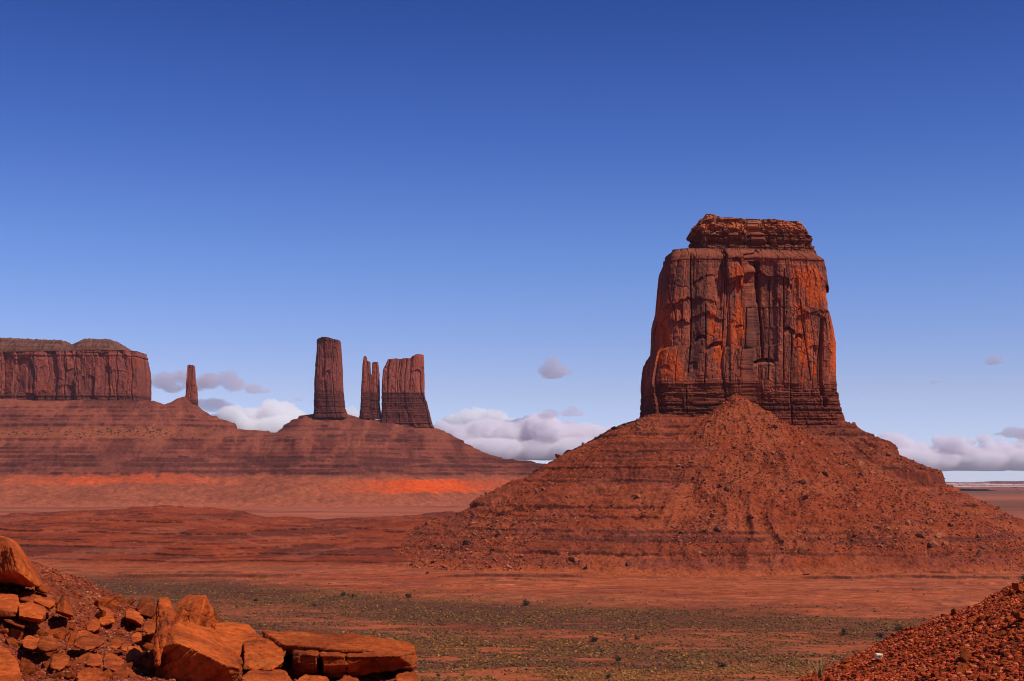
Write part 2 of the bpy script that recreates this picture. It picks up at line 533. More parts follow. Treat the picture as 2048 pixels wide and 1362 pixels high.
# ------------------------------------------------------------------ upright rock walls
def wall_rock(name, Yc, ztop, zbot, left, right, depth, nu, nv, disp, pigment, mat, parent, ex=4.5, roof=10, roof_rise=0.0, inset=None, back=0.25):
    """A tower or mesa wall. left/right: [(py, px)], ztop: [(px, py)] - outlines read at the plane y=Yc;
    depth: half thickness (m) at foot and top."""
    Yr = Yc - 0.8 * 0.5 * (depth[0] + depth[1])
    Yk = 2 * Yc - Yr
    zl = np.array([(zat(a, Yr), at(b, a, Yr if b < 1024 else Yk)[0]) for a, b in left]); zl = zl[np.argsort(zl[:, 0])]
    zr = np.array([(zat(a, Yr), at(b, a, Yr if b > 1024 else Yk)[0]) for a, b in right]); zr = zr[np.argsort(zr[:, 0])]
    zt = np.array([(at(a, b, Yr)[0], zat(b, Yr)) for a, b in ztop]); zt = zt[np.argsort(zt[:, 0])]
    zmax = zt[:, 1].max()
    # even steps round the outline, coarser at the back
    th = np.linspace(0, 2 * np.pi, 4001)
    def se(t):
        c, s = np.cos(t), np.sin(t)
        return np.sign(c) * np.abs(c) ** (2 / ex), np.sign(s) * np.abs(s) ** (2 / ex)
    wid = 0.5 * (zr[len(zr) // 2, 1] - zl[len(zl) // 2, 1])
    ax, ay = se(th)
    seg = np.hypot(np.diff(ax) * wid, np.diff(ay) * depth[0])
    wgt = np.where(0.5 * (ay[1:] + ay[:-1]) > 0.15, back, 1.0)
    cum = np.concatenate([[0], np.cumsum(seg * wgt)]); arc = np.concatenate([[0], np.cumsum(seg)])
    tt = np.interp(np.linspace(0, cum[-1], nu + 1)[:-1], cum, th)
    U = np.interp(tt, th, arc)
    ex_, ey_ = se(tt)
    nx = np.sign(np.cos(tt)) * np.abs(ex_) ** (ex - 1) / wid; ny = np.sign(np.sin(tt)) * np.abs(ey_) ** (ex - 1) / depth[0]
    nl = np.hypot(nx, ny); nx /= nl; ny /= nl
    v = np.linspace(0, 1, nv)
    V, UU = np.meshgrid(v, U, indexing='ij')
    zn = zbot + V * (zmax - zbot)
    for _ in range(2):
        L = np.interp(zn, zl[:, 0], zl[:, 1]); R = np.interp(zn, zr[:, 0], zr[:, 1])
        X = 0.5 * (L + R) + 0.5 * (R - L) * ex_[None, :]
        top = np.interp(X, zt[:, 0], zt[:, 1])
        zn = zbot + V * (top - zbot)
    D = depth[0] + (depth[1] - depth[0]) * V
    if inset is not None:
        D = D - inset(zn, top)
    Y = Yc + D * ey_[None, :]
    px, py = proj(X, Y, zn)
    NX = np.broadcast_to(nx[None, :], X.shape); NY = np.broadcast_to(ny[None, :], X.shape)
    d, info = disp(UU, zn, px, py, X, Y, NY, top)
    X2 = X + NX * d; Y2 = Y + NY * d
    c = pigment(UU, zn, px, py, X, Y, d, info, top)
    P = [np.stack([X2, Y2, zn], -1)]; CC = [c]
    cx, cy = X2[-1].mean(), Y2[-1].mean()
    for k in range(1, roof + 1):
        f = 1 - k / (roof + 0.02)
        xx = cx + (X2[-1] - cx) * f; yy = cy + (Y2[-1] - cy) * f
        zz = np.interp(xx, zt[:, 0], zt[:, 1]) + roof_rise * (1 - f) + fbm(xx / 6, yy / 6, 3, 3) * 0.4
        zz = np.where(f < 0.05, np.interp(cx, zt[:, 0], zt[:, 1]) + roof_rise, zz)
        P.append(np.stack([xx, yy, zz], -1)[None]); CC.append(mixc(c[-1], RED, 0.4)[None])
    P = np.concatenate(P, 0); CC = np.concatenate(CC, 0)
    f = gridf(P.shape[0], nu, True)
    me = mesh_np(name, P.reshape(-1, 3), f, CC)
    return add(name, me, mat, parent)

def seg_dist(px, py, pts):
    """distance in pixels to a polyline (measured sideways mostly)"""
    best = np.full(px.shape, 1e9)
    for (x0, y0), (x1, y1) in zip(pts[:-1], pts[1:]):
        dx, dy = x1 - x0, y1 - y0
        t = np.clip(((px - x0) * dx + (py - y0) * dy) / (dx * dx + dy * dy), 0, 1)
        best = np.minimum(best, np.hypot(px - x0 - t * dx, py - y0 - t * dy))
    return best

# ---- the big butte
BX, BY = float(xat(1484, 1784)), 1800.0
Z_STR = float(zat(772, 1712))      # below this the wall is thin-bedded

CRACKS = [  # (polyline, half width px, depth m)
    ([(1381, 508), (1380, 560), (1383, 620), (1381, 690), (1377, 745)], 1.3, 5.0),
    ([(1298, 702), (1296, 750), (1297, 822)], 1.6, 9.0),
    ([(1649, 638), (1645, 700), (1646, 760), (1650, 812)], 2.6, 12.0),
    ([(1513, 528), (1516, 560), (1518, 600)], 3.4, 9.0),
    ([(1518, 600), (1523, 650), (1525, 716)], 1.8, 7.0),
    ([(1567, 540), (1567, 620), (1564, 770)], 1.1, 4.0),
    ([(1411, 610), (1412, 700), (1408, 770)], 1.0, 3.5),
    ([(1583, 665), (1581, 760), (1584, 850)], 1.6, 5.0),
    ([(1450, 560), (1446, 640), (1443, 700)], 0.9, 3.0),
    ([(1341, 505), (1343, 580), (1352, 640)], 1.0, 3.0),
    ([(1600, 600), (1612, 680), (1625, 760)], 1.0, 3.5),
    ([(1495, 545), (1493, 620), (1489, 720)], 1.0, 3.5),
    ([(1540, 560), (1538, 690), (1534, 760)], 0.9, 3.0),
    ([(1322, 790), (1322, 828)], 0.9, 3.0), ([(1372, 770), (1374, 826)], 0.9, 3.0),
]
NOTCH = [  # overhang scars: (x0, x1, roof y at x0, roof y at x1, drop px, depth m)
    (1391, 1412, 677, 671, 10, 6.0), (1414, 1444, 694, 683, 13, 7.5), (1508, 1546, 723, 719, 12, 7.0),
    (1496, 1518, 531, 524, 16, 8.0), (1567, 1591, 656, 664, 15, 7.0), (1591, 1606, 673, 668, 12, 6.0),
    (1494, 1503, 563, 561, 8, 4.5), (1470, 1488, 652, 651, 26, 2.5), (1380, 1394, 724, 724, 20, 2.2), (1462, 1480, 520, 522, 14, 3.5),
    (1322, 1338, 734, 732, 14, 2.0), (1356, 1366, 612, 610, 60, 3.0), (1622, 1636, 692, 690, 24, 3.0), (1650, 1664, 505, 520, 40, 2.5),
    (1430, 1444, 560, 556, 70, 2.2), (1580, 1596, 560, 556, 60, 2.4), (1546, 1560, 600, 598, 60, 2.0),
]

def butte_disp(U, Z, px, py, X, Y, NY, top):
    wu = U + fbm(U / 70, Z / 400, 2, 61) * 16 + fbm(U / 30, Z / 60, 2, 62) * 2.0
    zz = Z + fbm(U / 9, Z / 40, 3, 56) * 4
    r1, a1, b1, e1, t1, c1 = facets(wu, zz, 84, 140, 63, 16)
    r2, a2, b2, e2, t2, c2 = facets(wu + 9, zz, 38, 66, 64, 10)
    r3, a3, b3, e3, t3, c3 = facets(wu * 1.02 + 3, zz, 9, 26, 65, 3)
    up = sm(Z_STR - 10, Z_STR + 12, Z + fbm(U / 22, Z / 60, 3, 54) * 9)
    on3 = 0.35 + 0.65 * sm(-0.1, 0.25, fbm(U / 35, Z / 45, 3, 55))
    r4, a4, b4, e4, t4, c4 = facets(wu * 0.98 + 1.3, zz * 1.05, 3.6, 9, 53, 1.0)
    d = (r1 - 0.5) * 6.0 + a1 * 0.24 + b1 * 0.07 * up
    d = d + ((r2 - 0.5) * 4.0 + a2 * 0.30 + b2 * 0.07) * (0.35 + 0.65 * up)
    d = d + ((r3 - 0.5) * 1.7 + a3 * 0.30 + b3 * 0.06) * on3 + (r4 - 0.5) * 0.55 - 0.9 * (hsh(c3, 9, 1, 52) > 0.6) * np.exp(-(e3 / 0.45) ** 2) * up - 1.2 * (hsh(c2, 4, 4, 51) > 0.5) * np.exp(-(t2 / 0.5) ** 2) * up
    g1 = hsh(c1, 6, 2, 58) > 0.30; g2 = hsh(c2, 6, 3, 59) > 0.60
    d = d - 2.6 * g1 * np.exp(-(e1 / 0.8) ** 2) - 1.4 * g2 * np.exp(-(e2 / 0.55) ** 2) * up
    d = d + fbm(U / 40, Z / 80, 2, 57) * 1.2 + fbm(U / 2.4, Z / 3.5, 4, 67) * 0.42
    front = NY < 0.3
    m = np.where(front, 1.0, 0.0)
    for pts, w_, dep in CRACKS:
        d = d - dep * np.exp(-(seg_dist(px, py, pts) / w_) ** 2) * m
    for x0, x1, y0, y1, drop, dep in NOTCH:
        t = (px - x0) / (x1 - x0)
        inx = sm(-0.08, 0.06, t) * sm(1.08, 0.94, t)
        yr = y0 + (y1 - y0) * t - 5 * np.sin(np.clip(t, 0, 1) * np.pi) * (1 if drop < 20 else 0.4)
        b = (py - yr) / drop
        d = d - dep * inx * (b > 0) * np.clip(1 - b, 0, 1) ** 0.8 * m
    # broad forms: recess left of the middle rib, rib, recess right of it
    d = d - 3.5 * sm(1506, 1510, px + 3 * np.sin(py / 23)) * sm(1556, 1546, px) * sm(520, 530, py) * sm(728, 722, py) * m
    d = d + 1.5 * sm(1458, 1461, px) * sm(1497, 1494, px) * sm(540, 600, py) * m
    d = d - 3.0 * np.exp(-((px - 1385) / 12) ** 2) * sm(780, 720, py) * m
    # thin beds at the foot
    bid, bd = cells(Z + fbm(U / 80, Z * 0, 2, 68) * 0.6, 3.1, 69)
    low = 1 - up
    rb, eb, tb, cb = slabs(U, Z, 9.5, 3.1, 70)
    d = d + low * ((hsh(bid, 3, 0, 71) - 0.5) * 2.6 + (rb - 0.5) * 1.6 - 0.9 * np.exp(-(bd / 0.35) ** 2))
    # thin beds near the top of the wall
    hi = sm(top - 26, top - 12, Z)
    bid2, bd2 = cells(Z + fbm(U / 60, Z * 0, 2, 74) * 0.6, 2.6, 75)
    d = d + hi * ((hsh(bid2, 8, 0, 76) - 0.5) * 1.8)
    side = np.clip(1 - np.abs(NY) * 1.6, 0, 1)
    d = d * (1 - 0.72 * side)
    return d, (r1, r2, r3, up, bid, hi)

FRESH = [(1328, 690, 16, 60), (1322, 650, 12, 50), (1440, 690, 14, 42), (1472, 650, 20, 70), (1622, 558, 34, 28), (1632, 590, 24, 30),
         (1610, 710, 16, 60), (1668, 690, 7, 70), (1478, 560, 16, 40), (1425, 640, 10, 50), (1345, 730, 26, 40), (1632, 745, 10, 30), (1605, 640, 10, 40)]

VARNISH = [(1345, 560, 34, 60), (1395, 590, 24, 70), (1388, 740, 14, 60), (1456, 660, 8, 90), (1510, 700, 22, 70), (1536, 680, 16, 120), (1535, 565, 14, 40), (1552, 560, 10, 50), (1572, 620, 10, 60),
           (1612, 660, 9, 70), (1588, 750, 10, 70), (1640, 610, 16, 30), (1655, 555, 12, 40), (1345, 505, 30, 14), (1430, 520, 40, 16), (1470, 590, 7, 50), (1400, 660, 14, 50)]

def butte_pig(U, Z, px, py, X, Y, d, info, top):
    r1, r2, r3, up, bid, hi = info
    c = mixc(np.array((0.33, 0.145, 0.100)), np.array((0.40, 0.150, 0.088)), r2)
    c = mixc(c, np.array((0.24, 0.100, 0.072)), (r3 < 0.3) * 0.6)
    fr = np.zeros(px.shape)
    for x, y, a, b in FRESH:
        fr = np.maximum(fr, np.exp(-((px - x) / a) ** 2 - ((py - y) / b) ** 2))
    ragged = fbm(U / 7, Z / 16, 4, 81)
    fr2 = fr + 0.22 * (r2 - 0.5) + 0.40 * ragged + 0.15 * (r3 - 0.5)
    c = mixc(c, np.array((0.60, 0.155, 0.042)), sm(0.42, 0.62, fr2) * up * 0.92)
    dr = np.zeros(px.shape)
    for x, y, a, b in VARNISH:
        dr = np.maximum(dr, np.exp(-((px - x) / a) ** 2 - ((py - y) / b) ** 2))
    st = fbm(U / 4, Z / 90, 4, 82) + 0.5 * fbm(U / 1.6, Z / 60, 3, 83)
    dk = sm(0.25, 0.60, dr * 0.75 + 0.55 * st + 0.18 * (0.5 - r2) - 0.55 * fr + 0.10)
    c = mixc(c, np.array((0.140, 0.082, 0.074)), dk * up * 0.80)
    c = mixc(c, np.array((0.46, 0.20, 0.12)), sm(0.35, 0.7, fbm(U / 2.2, Z / 22, 3, 87)) * up * 0.35)
    lo = mixc(np.array((0.20, 0.070, 0.045)), np.array((0.115, 0.046, 0.034)), hsh(bid, 9, 0, 84))
    lo = mixc(lo, np.array((0.26, 0.12, 0.075)), (hsh(bid, 11, 0, 86) > 0.86) * 0.5)
    c = mixc(c, lo, (1 - up) * 0.85)
    c = mixc(c, np.array((0.25, 0.095, 0.062)), hi * 0.7)
    c = mixc(c, GREYC * 0.95, sm(top - 7, top - 2, Z) * 0.35)
    return c * (1 + 0.20 * fbm(U / 1.5, Z / 2.0, 3, 85))[..., None]

butte = tag(empty("butte", (BX, BY, 60)), "huge red sandstone butte with a flat cap on a broad rubble cone", "butte")

def kid(o, parent):
    """parent while keeping the mesh where it was built (world coordinates)"""
    o.parent = parent
    o.matrix_parent_inverse = Matrix.Translation(parent.location).inverted()
    return o

def butte_inset(zn, top):
    return 16 * sm(top - 13, top, zn) ** 1.2

kid(wall_rock("cliff", BY, [(1308, 530), (1314, 512), (1320, 503), (1330, 498), (1350, 496), (1376, 495), (1430, 497), (1629, 500), (1648, 504), (1657, 512), (1662, 530), (1666, 560), (1676, 600)],
              120.0,
              [(506, 1324), (525, 1316), (565, 1313), (606, 1310), (635, 1303), (694, 1300), (699, 1291), (720, 1285), (752, 1281), (818, 1278.5), (860, 1272), (900, 1262)],
              [(503, 1640), (517, 1655), (547, 1660), (561, 1664), (583, 1658), (616, 1661), (619, 1673), (640, 1675), (664, 1677), (749, 1677), (804, 1682), (840, 1693), (856, 1696), (900, 1704)],
              (86, 78), 1150, 330, butte_disp, butte_pig, M_CLIFF, None, 7.0, 14, 7.0, butte_inset), butte)

def cap_disp(U, Z, px, py, X, Y, NY, top):
    b1, e1 = cells(Z + fbm(U / 90, Z * 0, 2, 90) * 0.5, 6.5, 91)
    b2, e2 = cells(Z + fbm(U / 50, Z * 0, 2, 92) * 0.4, 2.2, 93)
    r, eu, tz, c = slabs(U + fbm(U / 9, Z / 6, 2, 94), Z, 7.0, 4.4, 95)
    r2, eu2, tz2, c2 = slabs(U, Z, 2.7, 1.9, 96)
    d = (hsh(b1, 1, 0, 97) - 0.5) * 2.2 + (hsh(b2, 1, 0, 98) - 0.5) * 1.2 + (r - 0.5) * 4.6 + (r2 - 0.5) * 2.0
    d = d - 0.9 * np.exp(-(eu / 0.5) ** 2) - 0.8 * np.exp(-(e1 / 0.4) ** 2)
    d = d + fbm(U / 16, Z / 9, 3, 99) * 1.6 - 3.0 * np.exp(-((py - 486) / 4.5) ** 2) - 2.5 * sm(478, 498, py)
    return d, (b1, r)

def cap_pig(U, Z, px, py, X, Y, d, info, top):
    b1, r = info
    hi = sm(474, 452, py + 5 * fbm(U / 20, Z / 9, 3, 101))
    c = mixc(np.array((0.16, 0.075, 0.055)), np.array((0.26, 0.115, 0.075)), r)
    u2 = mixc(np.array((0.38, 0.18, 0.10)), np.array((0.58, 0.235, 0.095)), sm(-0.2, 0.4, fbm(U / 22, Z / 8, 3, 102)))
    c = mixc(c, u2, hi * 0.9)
    c = mixc(c, np.array((0.48, 0.36, 0.24)), sm(top - 7, top - 2, Z) * 0.8 * sm(-0.3, 0.3, fbm(U / 14, Z / 5, 3, 103)))
    return c * (1 + 0.22 * fbm(U / 1.6, Z / 1.2, 3, 104))[..., None]

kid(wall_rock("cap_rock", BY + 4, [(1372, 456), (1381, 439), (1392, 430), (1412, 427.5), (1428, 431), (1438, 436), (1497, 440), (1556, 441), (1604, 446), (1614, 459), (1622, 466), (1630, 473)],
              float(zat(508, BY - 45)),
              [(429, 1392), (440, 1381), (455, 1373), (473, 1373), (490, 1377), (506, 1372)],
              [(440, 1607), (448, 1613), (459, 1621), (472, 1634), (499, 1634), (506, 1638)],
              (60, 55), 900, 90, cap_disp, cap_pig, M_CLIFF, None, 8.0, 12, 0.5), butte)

# ---- its talus
TAL_LEV = [(4, 1.8), (16, 3.0), (28, 1.6), (36, 1.9), (50, 3.0), (60, 3.0), (88, 2.4), (103, 2.6), (122, 2.0), (143, 3.2), (153, 2.4)]

_rf = np.random.default_rng(5)
TAL_FINE = [(float(c_ + o_), 1.1) for c_ in (32, 55, 96, 138, 148) for o_ in (-4.6, -2.3, 0.2, 2.4, 4.5)] + [(float(c_ + o_), 0.9) for c_ in (12, 22, 74, 112, 128) for o_ in (-1.7, 1.2)]
TAL_FINE.sort()

def talus_z(X, Y):
    x, y = X - BX, Y - BY
    qx = np.abs(x) - np.where(x < 0, 114, 116); qy = np.abs(y) - 76
    d = np.hypot(np.maximum(qx, 0), np.maximum(qy, 0)) + np.minimum(np.maximum(qx, qy), 0)
    ang = np.arctan2(y, x)
    dn = d + fbm(ang * 3.0, d / 260, 3, 111) * 13 * sm(10, 140, d)
    zl = np.interp(dn, [-60, 0, 15, 48, 118, 166, 230, 234, 300, 380, 470, 700], [184, 172, 166, 151, 117, 87, 58, 51, 27, 3, -6, -14])
    zr = np.interp(dn, [-60, 0, 10, 20, 23, 56, 60, 104, 108, 132, 166, 210, 268, 340, 700], [176, 162, 155, 151, 141, 127, 114, 98, 84, 70, 52, 25, 2, -6, -14])
    zf = np.interp(dn, [-60, 0, 20, 60, 120, 170, 240, 310, 362, 420, 700], [174, 156, 149, 132, 105, 81, 52, 24, 1, -8, -30])
    zl0 = np.interp(dn, [-60, 0, 15, 48, 118, 166, 234, 300, 380, 470, 700], [184, 172, 166, 151, 117, 87, 55, 27, 3, -6, -14])
    zr0 = np.interp(dn, [-60, 0, 12, 30, 66, 108, 140, 166, 210, 268, 340, 700], [176, 162, 154, 141, 119, 91, 68, 52, 25, 2, -6, -14])
    zl = zl0 + (zl - zl0) * sm(-170, -260, x + fbm(y / 40, x / 40, 2, 128) * 60); zr = zr0 + (zr - zr0) * sm(120, 180, x)
    wr = sm(20, 150, x); wl = sm(20, -130, x)
    z = zf * (1 - wr) * (1 - wl) + zr * wr + zl * wl
    # rubble cone leaning on the face
    ax, ay = float(xat(1470, 1716)) - BX, -88.0
    dc = np.hypot((x - ax - np.maximum(0, ay - y) * 0.13) * 1.0, np.minimum(y - ay, 0) * 0.92)
    zc = 193 - dc * (0.70 - 0.00045 * np.minimum(dc, 330)) + fbm(x / 24, y / 24, 3, 112) * 2
    z = np.where(y < 0, np.logaddexp(z / 5, zc / 5) * 5, z)
    mid = sm(0, 50, d) * sm(430, 330, d) * (1 - 0.55 * sm(140, 260, x))
    g = ridge(ang * 9 + fbm(x / 90, y / 90, 2, 113) * 0.7, d / 300, 3, 114) - 0.5
    cone = sm(-6, 8, zc - z + 4) * (y < 0)
    z = z + mid * (g * 10.0 + fbm(x / 30, y / 30, 4, 115) * 3.4)
    st = sm(-0.05, 0.30, fbm(x / 62, y / 62, 3, 116) + 0.30 * sm(60, -160, x) - 0.20 * sm(0, 200, x)) * (1 - 0.88 * cone) * sm(430, 360, d) * sm(2, 14, d)
    out = sm(40, 75, x) * sm(75, 40, d) * (y < 20) * (1 - cone)          # bedded step under the right end of the wall
    gate = sm(-0.45, 0.0, fbm(x / 16, y / 22, 3, 125))
    st = np.maximum(np.maximum(st, (0.85 - 0.25 * sm(60, 150, x)) * sm(-0.5, -0.1, fbm(x / 90, y / 90, 2, 129) - 0.25 * sm(60, 150, x)) * (1 - 0.85 * cone * sm(30, 60, z)) * mid) * (0.45 + 0.55 * gate), out)
    zj = z + fbm(x / 14, y / 14, 3, 119) * 0.9 * mid
    z2 = ledges(zj, TAL_LEV, st)
    z2 = ledges(z2, TAL_FINE, np.maximum(st * gate * sm(-0.2, 0.1, fbm(x / 60, y / 60, 3, 120)), out))
    rough = fbm(x / 6.5, y / 6.5, 3, 117) * 1.2 + fbm(x / 2.3, y / 2.3, 2, 118) * 0.5
    return z2 + rough * sm(470, 380, d), st, cone, d

def build_talus():
    ys = np.concatenate([np.arange(BY - 500, BY - 60, 0.8), np.linspace(BY - 60, BY + 520, 150)])
    X, Y = np.meshgrid(np.arange(BX - 520, BX + 520, 1.25), ys)
    Z, st, cone, d = talus_z(X, Y)
    x, y = X - BX, Y - BY
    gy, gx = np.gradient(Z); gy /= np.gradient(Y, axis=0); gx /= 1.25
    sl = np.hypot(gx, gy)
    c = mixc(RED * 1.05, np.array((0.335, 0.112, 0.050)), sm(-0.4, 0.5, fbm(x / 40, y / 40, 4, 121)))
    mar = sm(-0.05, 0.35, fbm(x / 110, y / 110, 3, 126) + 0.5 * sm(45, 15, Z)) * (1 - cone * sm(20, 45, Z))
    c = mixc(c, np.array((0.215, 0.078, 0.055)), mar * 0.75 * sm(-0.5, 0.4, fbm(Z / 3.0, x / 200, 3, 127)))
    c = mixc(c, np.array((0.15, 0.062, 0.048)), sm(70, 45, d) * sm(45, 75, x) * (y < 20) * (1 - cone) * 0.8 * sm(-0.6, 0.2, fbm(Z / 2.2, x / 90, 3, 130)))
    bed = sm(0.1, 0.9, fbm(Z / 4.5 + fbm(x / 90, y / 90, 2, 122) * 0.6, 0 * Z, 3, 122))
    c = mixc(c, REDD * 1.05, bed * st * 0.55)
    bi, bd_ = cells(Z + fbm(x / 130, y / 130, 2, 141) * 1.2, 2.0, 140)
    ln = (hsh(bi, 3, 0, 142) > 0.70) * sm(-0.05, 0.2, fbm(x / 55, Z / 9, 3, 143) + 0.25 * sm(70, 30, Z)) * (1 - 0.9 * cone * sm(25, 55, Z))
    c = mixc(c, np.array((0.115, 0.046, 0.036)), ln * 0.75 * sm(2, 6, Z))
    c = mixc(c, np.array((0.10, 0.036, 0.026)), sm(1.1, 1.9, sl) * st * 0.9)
    c = mixc(c, np.array((0.33, 0.12, 0.06)), sm(0.35, 0.7, fbm(x / 9, y / 9, 3, 123)) * (0.25 + 0.3 * cone))
    c = mixc(c, SOIL, sm(8, 0, Z) * 0.9)
    c = c * (1 + 0.26 * fbm(x / 2.4, y / 2.4, 3, 124))[..., None]
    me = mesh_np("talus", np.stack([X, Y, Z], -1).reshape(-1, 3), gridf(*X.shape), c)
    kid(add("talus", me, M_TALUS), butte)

build_talus()

# ------------------------------------------------------------------ the far group: hillside first
FY = 6000.0
RIDGE = [(-900, 795), (-300, 800), (0, 800), (307, 802), (330, 812), (345, 806), (357, 798), (372, 794), (397, 814), (422, 831), (469, 845), (473, 856), (499, 862),
         (556, 865), (572, 848), (588, 836), (625, 830), (692, 828), (706, 832), (720, 834), (860, 850), (882, 859), (930, 885), (962, 901), (1005, 917), (1060, 922), (1100, 929), (1210, 962), (1300, 985), (1400, 1000)]
RIDX = [float(at(a, b, FY)[0]) for a, b in RIDGE]; RIDZ = [float(zat(b, FY)) for a, b in RIDGE]
SL_Z = np.array([-60, 0, 60, 112, 118, 200, 262, 268, 305, 312, 380, 520.0])
SL_G = np.array([0.16, 0.20, 0.26, 0.30, 0.60, 0.62, 0.62, 0.30, 0.30, 0.62, 0.62, 0.62])
_zz = np.linspace(-60, 520, 600)
_S = np.concatenate([[0], np.cumsum(np.diff(_zz) / np.interp(0.5 * (_zz[1:] + _zz[:-1]), SL_Z, SL_G))])
FAR_LEV = [(121, 9), (136, 5), (150, 12), (171, 5), (187, 10), (205, 5), (222, 7), (236, 5), (258, 11), (302, 6), (322, 10), (345, 6), (362, 12), (385, 7), (402, 8)]

def far_z(X, Y):
    s = np.abs(Y - FY) - 18
    zr = 0; xg = np.arange(RIDX[0] - 900, RIDX[-1] + 900, 4.0); zg = np.interp(xg, RIDX, RIDZ)
    zb = [np.interp(X, RIDX, RIDZ)]
    for wd in (40, 160, 320):
        k = np.exp(-(np.arange(-2.5 * wd, 2.5 * wd + 1, 4.0) / wd) ** 2); k /= k.sum()
        zb.append(np.interp(X, xg, np.convolve(np.pad(zg, len(k) // 2, 'edge'), k, 'valid')))
    q = np.clip(np.interp(s, [10, 60, 220, 480], [0, 1, 2, 3]), 0, 3)
    zr = sum(zb[i] * np.clip(1 - np.abs(q - i), 0, 1) for i in range(4))
    s = s + fbm(X / 260, Y / 400, 4, 201) * 34 * sm(60, 300, s) + (ridge(X / 95, Y / 260, 3, 202) - 0.5) * 26 * sm(60, 240, s)
    z0 = np.interp(np.interp(zr, _zz, _S) - np.maximum(s, 0), _S, _zz)
    z0 = z0 + fbm(X / 55, Y / 55, 3, 203) * 4.0 * sm(0, 60, s) + fbm(X / 20, Y / 20, 3, 204) * 1.6
    st = sm(-0.45, 0.05, fbm(X / 170, Y / 150, 4, 205)) * (0.35 + 0.65 * sm(-0.4, 0.0, fbm(X / 45, Y / 45, 3, 219))) * sm(105, 118, z0)
    zj = z0 + fbm(X / 120, Y / 120, 3, 206) * 4.5 * sm(100, 130, z0)
    z = ledges(zj, FAR_LEV, st)
    return z, st, zr, s

def build_far():
    X, Y = np.meshgrid(np.linspace(RIDX[0], RIDX[-1], 1150), np.concatenate([np.arange(FY - 1400, FY + 40, 3.0), np.linspace(FY + 50, FY + 1400, 60)]))
    Z, st, zr, s = far_z(X, Y)
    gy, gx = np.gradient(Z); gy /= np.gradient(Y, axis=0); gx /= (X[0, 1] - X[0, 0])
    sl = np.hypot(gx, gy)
    px, py = proj(X, Y, Z)
    n1 = fbm(X / 130, Y / 130, 4, 211); n2 = fbm(X / 30, Y / 30, 3, 212)
    c = mixc(np.array((0.165, 0.066, 0.054)), np.array((0.230, 0.094, 0.070)), sm(-0.4, 0.5, n1))
    bed = sm(0.0, 0.8, fbm(Z / 9 + n1 * 0.5, X / 900, 3, 215) + 0.4 * n2)
    c = mixc(c, np.array((0.110, 0.042, 0.036)), bed * 0.65 * sm(110, 124, Z))
    bi, bd_ = cells(Z + fbm(X / 300, Y / 300, 2, 220) * 4, 5.5, 221)
    ln = (hsh(bi, 3, 0, 222) > 0.66) * sm(-0.1, 0.2, fbm(X / 130, Z / 22, 3, 223)) * sm(112, 122, Z)
    c = mixc(c, np.array((0.085, 0.036, 0.033)), ln * 0.75)
    dark = sm(190, 200, Z) * sm(262, 250, Z)
    c = mixc(c, np.array((0.140, 0.046, 0.038)), dark * 0.55 * sm(0.6, 0.0, n1))
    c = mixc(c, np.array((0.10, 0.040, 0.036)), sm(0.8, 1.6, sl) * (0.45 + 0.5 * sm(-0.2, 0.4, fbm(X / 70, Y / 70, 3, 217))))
    c = mixc(c, np.array((0.30, 0.125, 0.085)), sm(0.60, 0.78, ridge(X / 110, Z / 160, 3, 218)) * sm(180, 240, Z) * 0.7)
    # the pale sandy shelf under the long mesa
    shelf = sm(258, 270, Z) * sm(318, 300, Z) * sm(470, 330, px)
    c = mixc(c, np.array((0.30, 0.125, 0.066)), shelf * 0.85)
    # red mudstone of the lowest apron, sunlit stretches painted brighter, most under the towers
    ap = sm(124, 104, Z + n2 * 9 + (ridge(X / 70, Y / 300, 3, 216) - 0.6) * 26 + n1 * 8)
    b = SUNLIT_RED * 0.62 + 0 * Z[..., None]
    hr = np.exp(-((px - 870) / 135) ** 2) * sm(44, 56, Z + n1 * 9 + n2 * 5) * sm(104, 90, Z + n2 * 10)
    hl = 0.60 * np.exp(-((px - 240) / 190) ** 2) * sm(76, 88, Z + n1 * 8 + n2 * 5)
    sunlit = np.clip((hr + hl) * (0.9 + 0.35 * n1 + 0.2 * n2) + 0.05, 0, 1.1)
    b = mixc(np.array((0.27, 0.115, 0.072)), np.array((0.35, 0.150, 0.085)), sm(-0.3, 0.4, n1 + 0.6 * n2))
    b = mixc(b, SUNLIT_RED * np.array((1.15, 1.25, 0.9)), sunlit)
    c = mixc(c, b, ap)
    c = mixc(c, PINK, sm(22, 2, Z + n1 * 8) * 0.85)
    c = c * (1 + 0.20 * fbm(X / 9, Y / 9, 3, 213))[..., None]
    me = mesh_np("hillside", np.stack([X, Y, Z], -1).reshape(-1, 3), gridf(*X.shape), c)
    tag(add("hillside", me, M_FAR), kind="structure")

build_far()

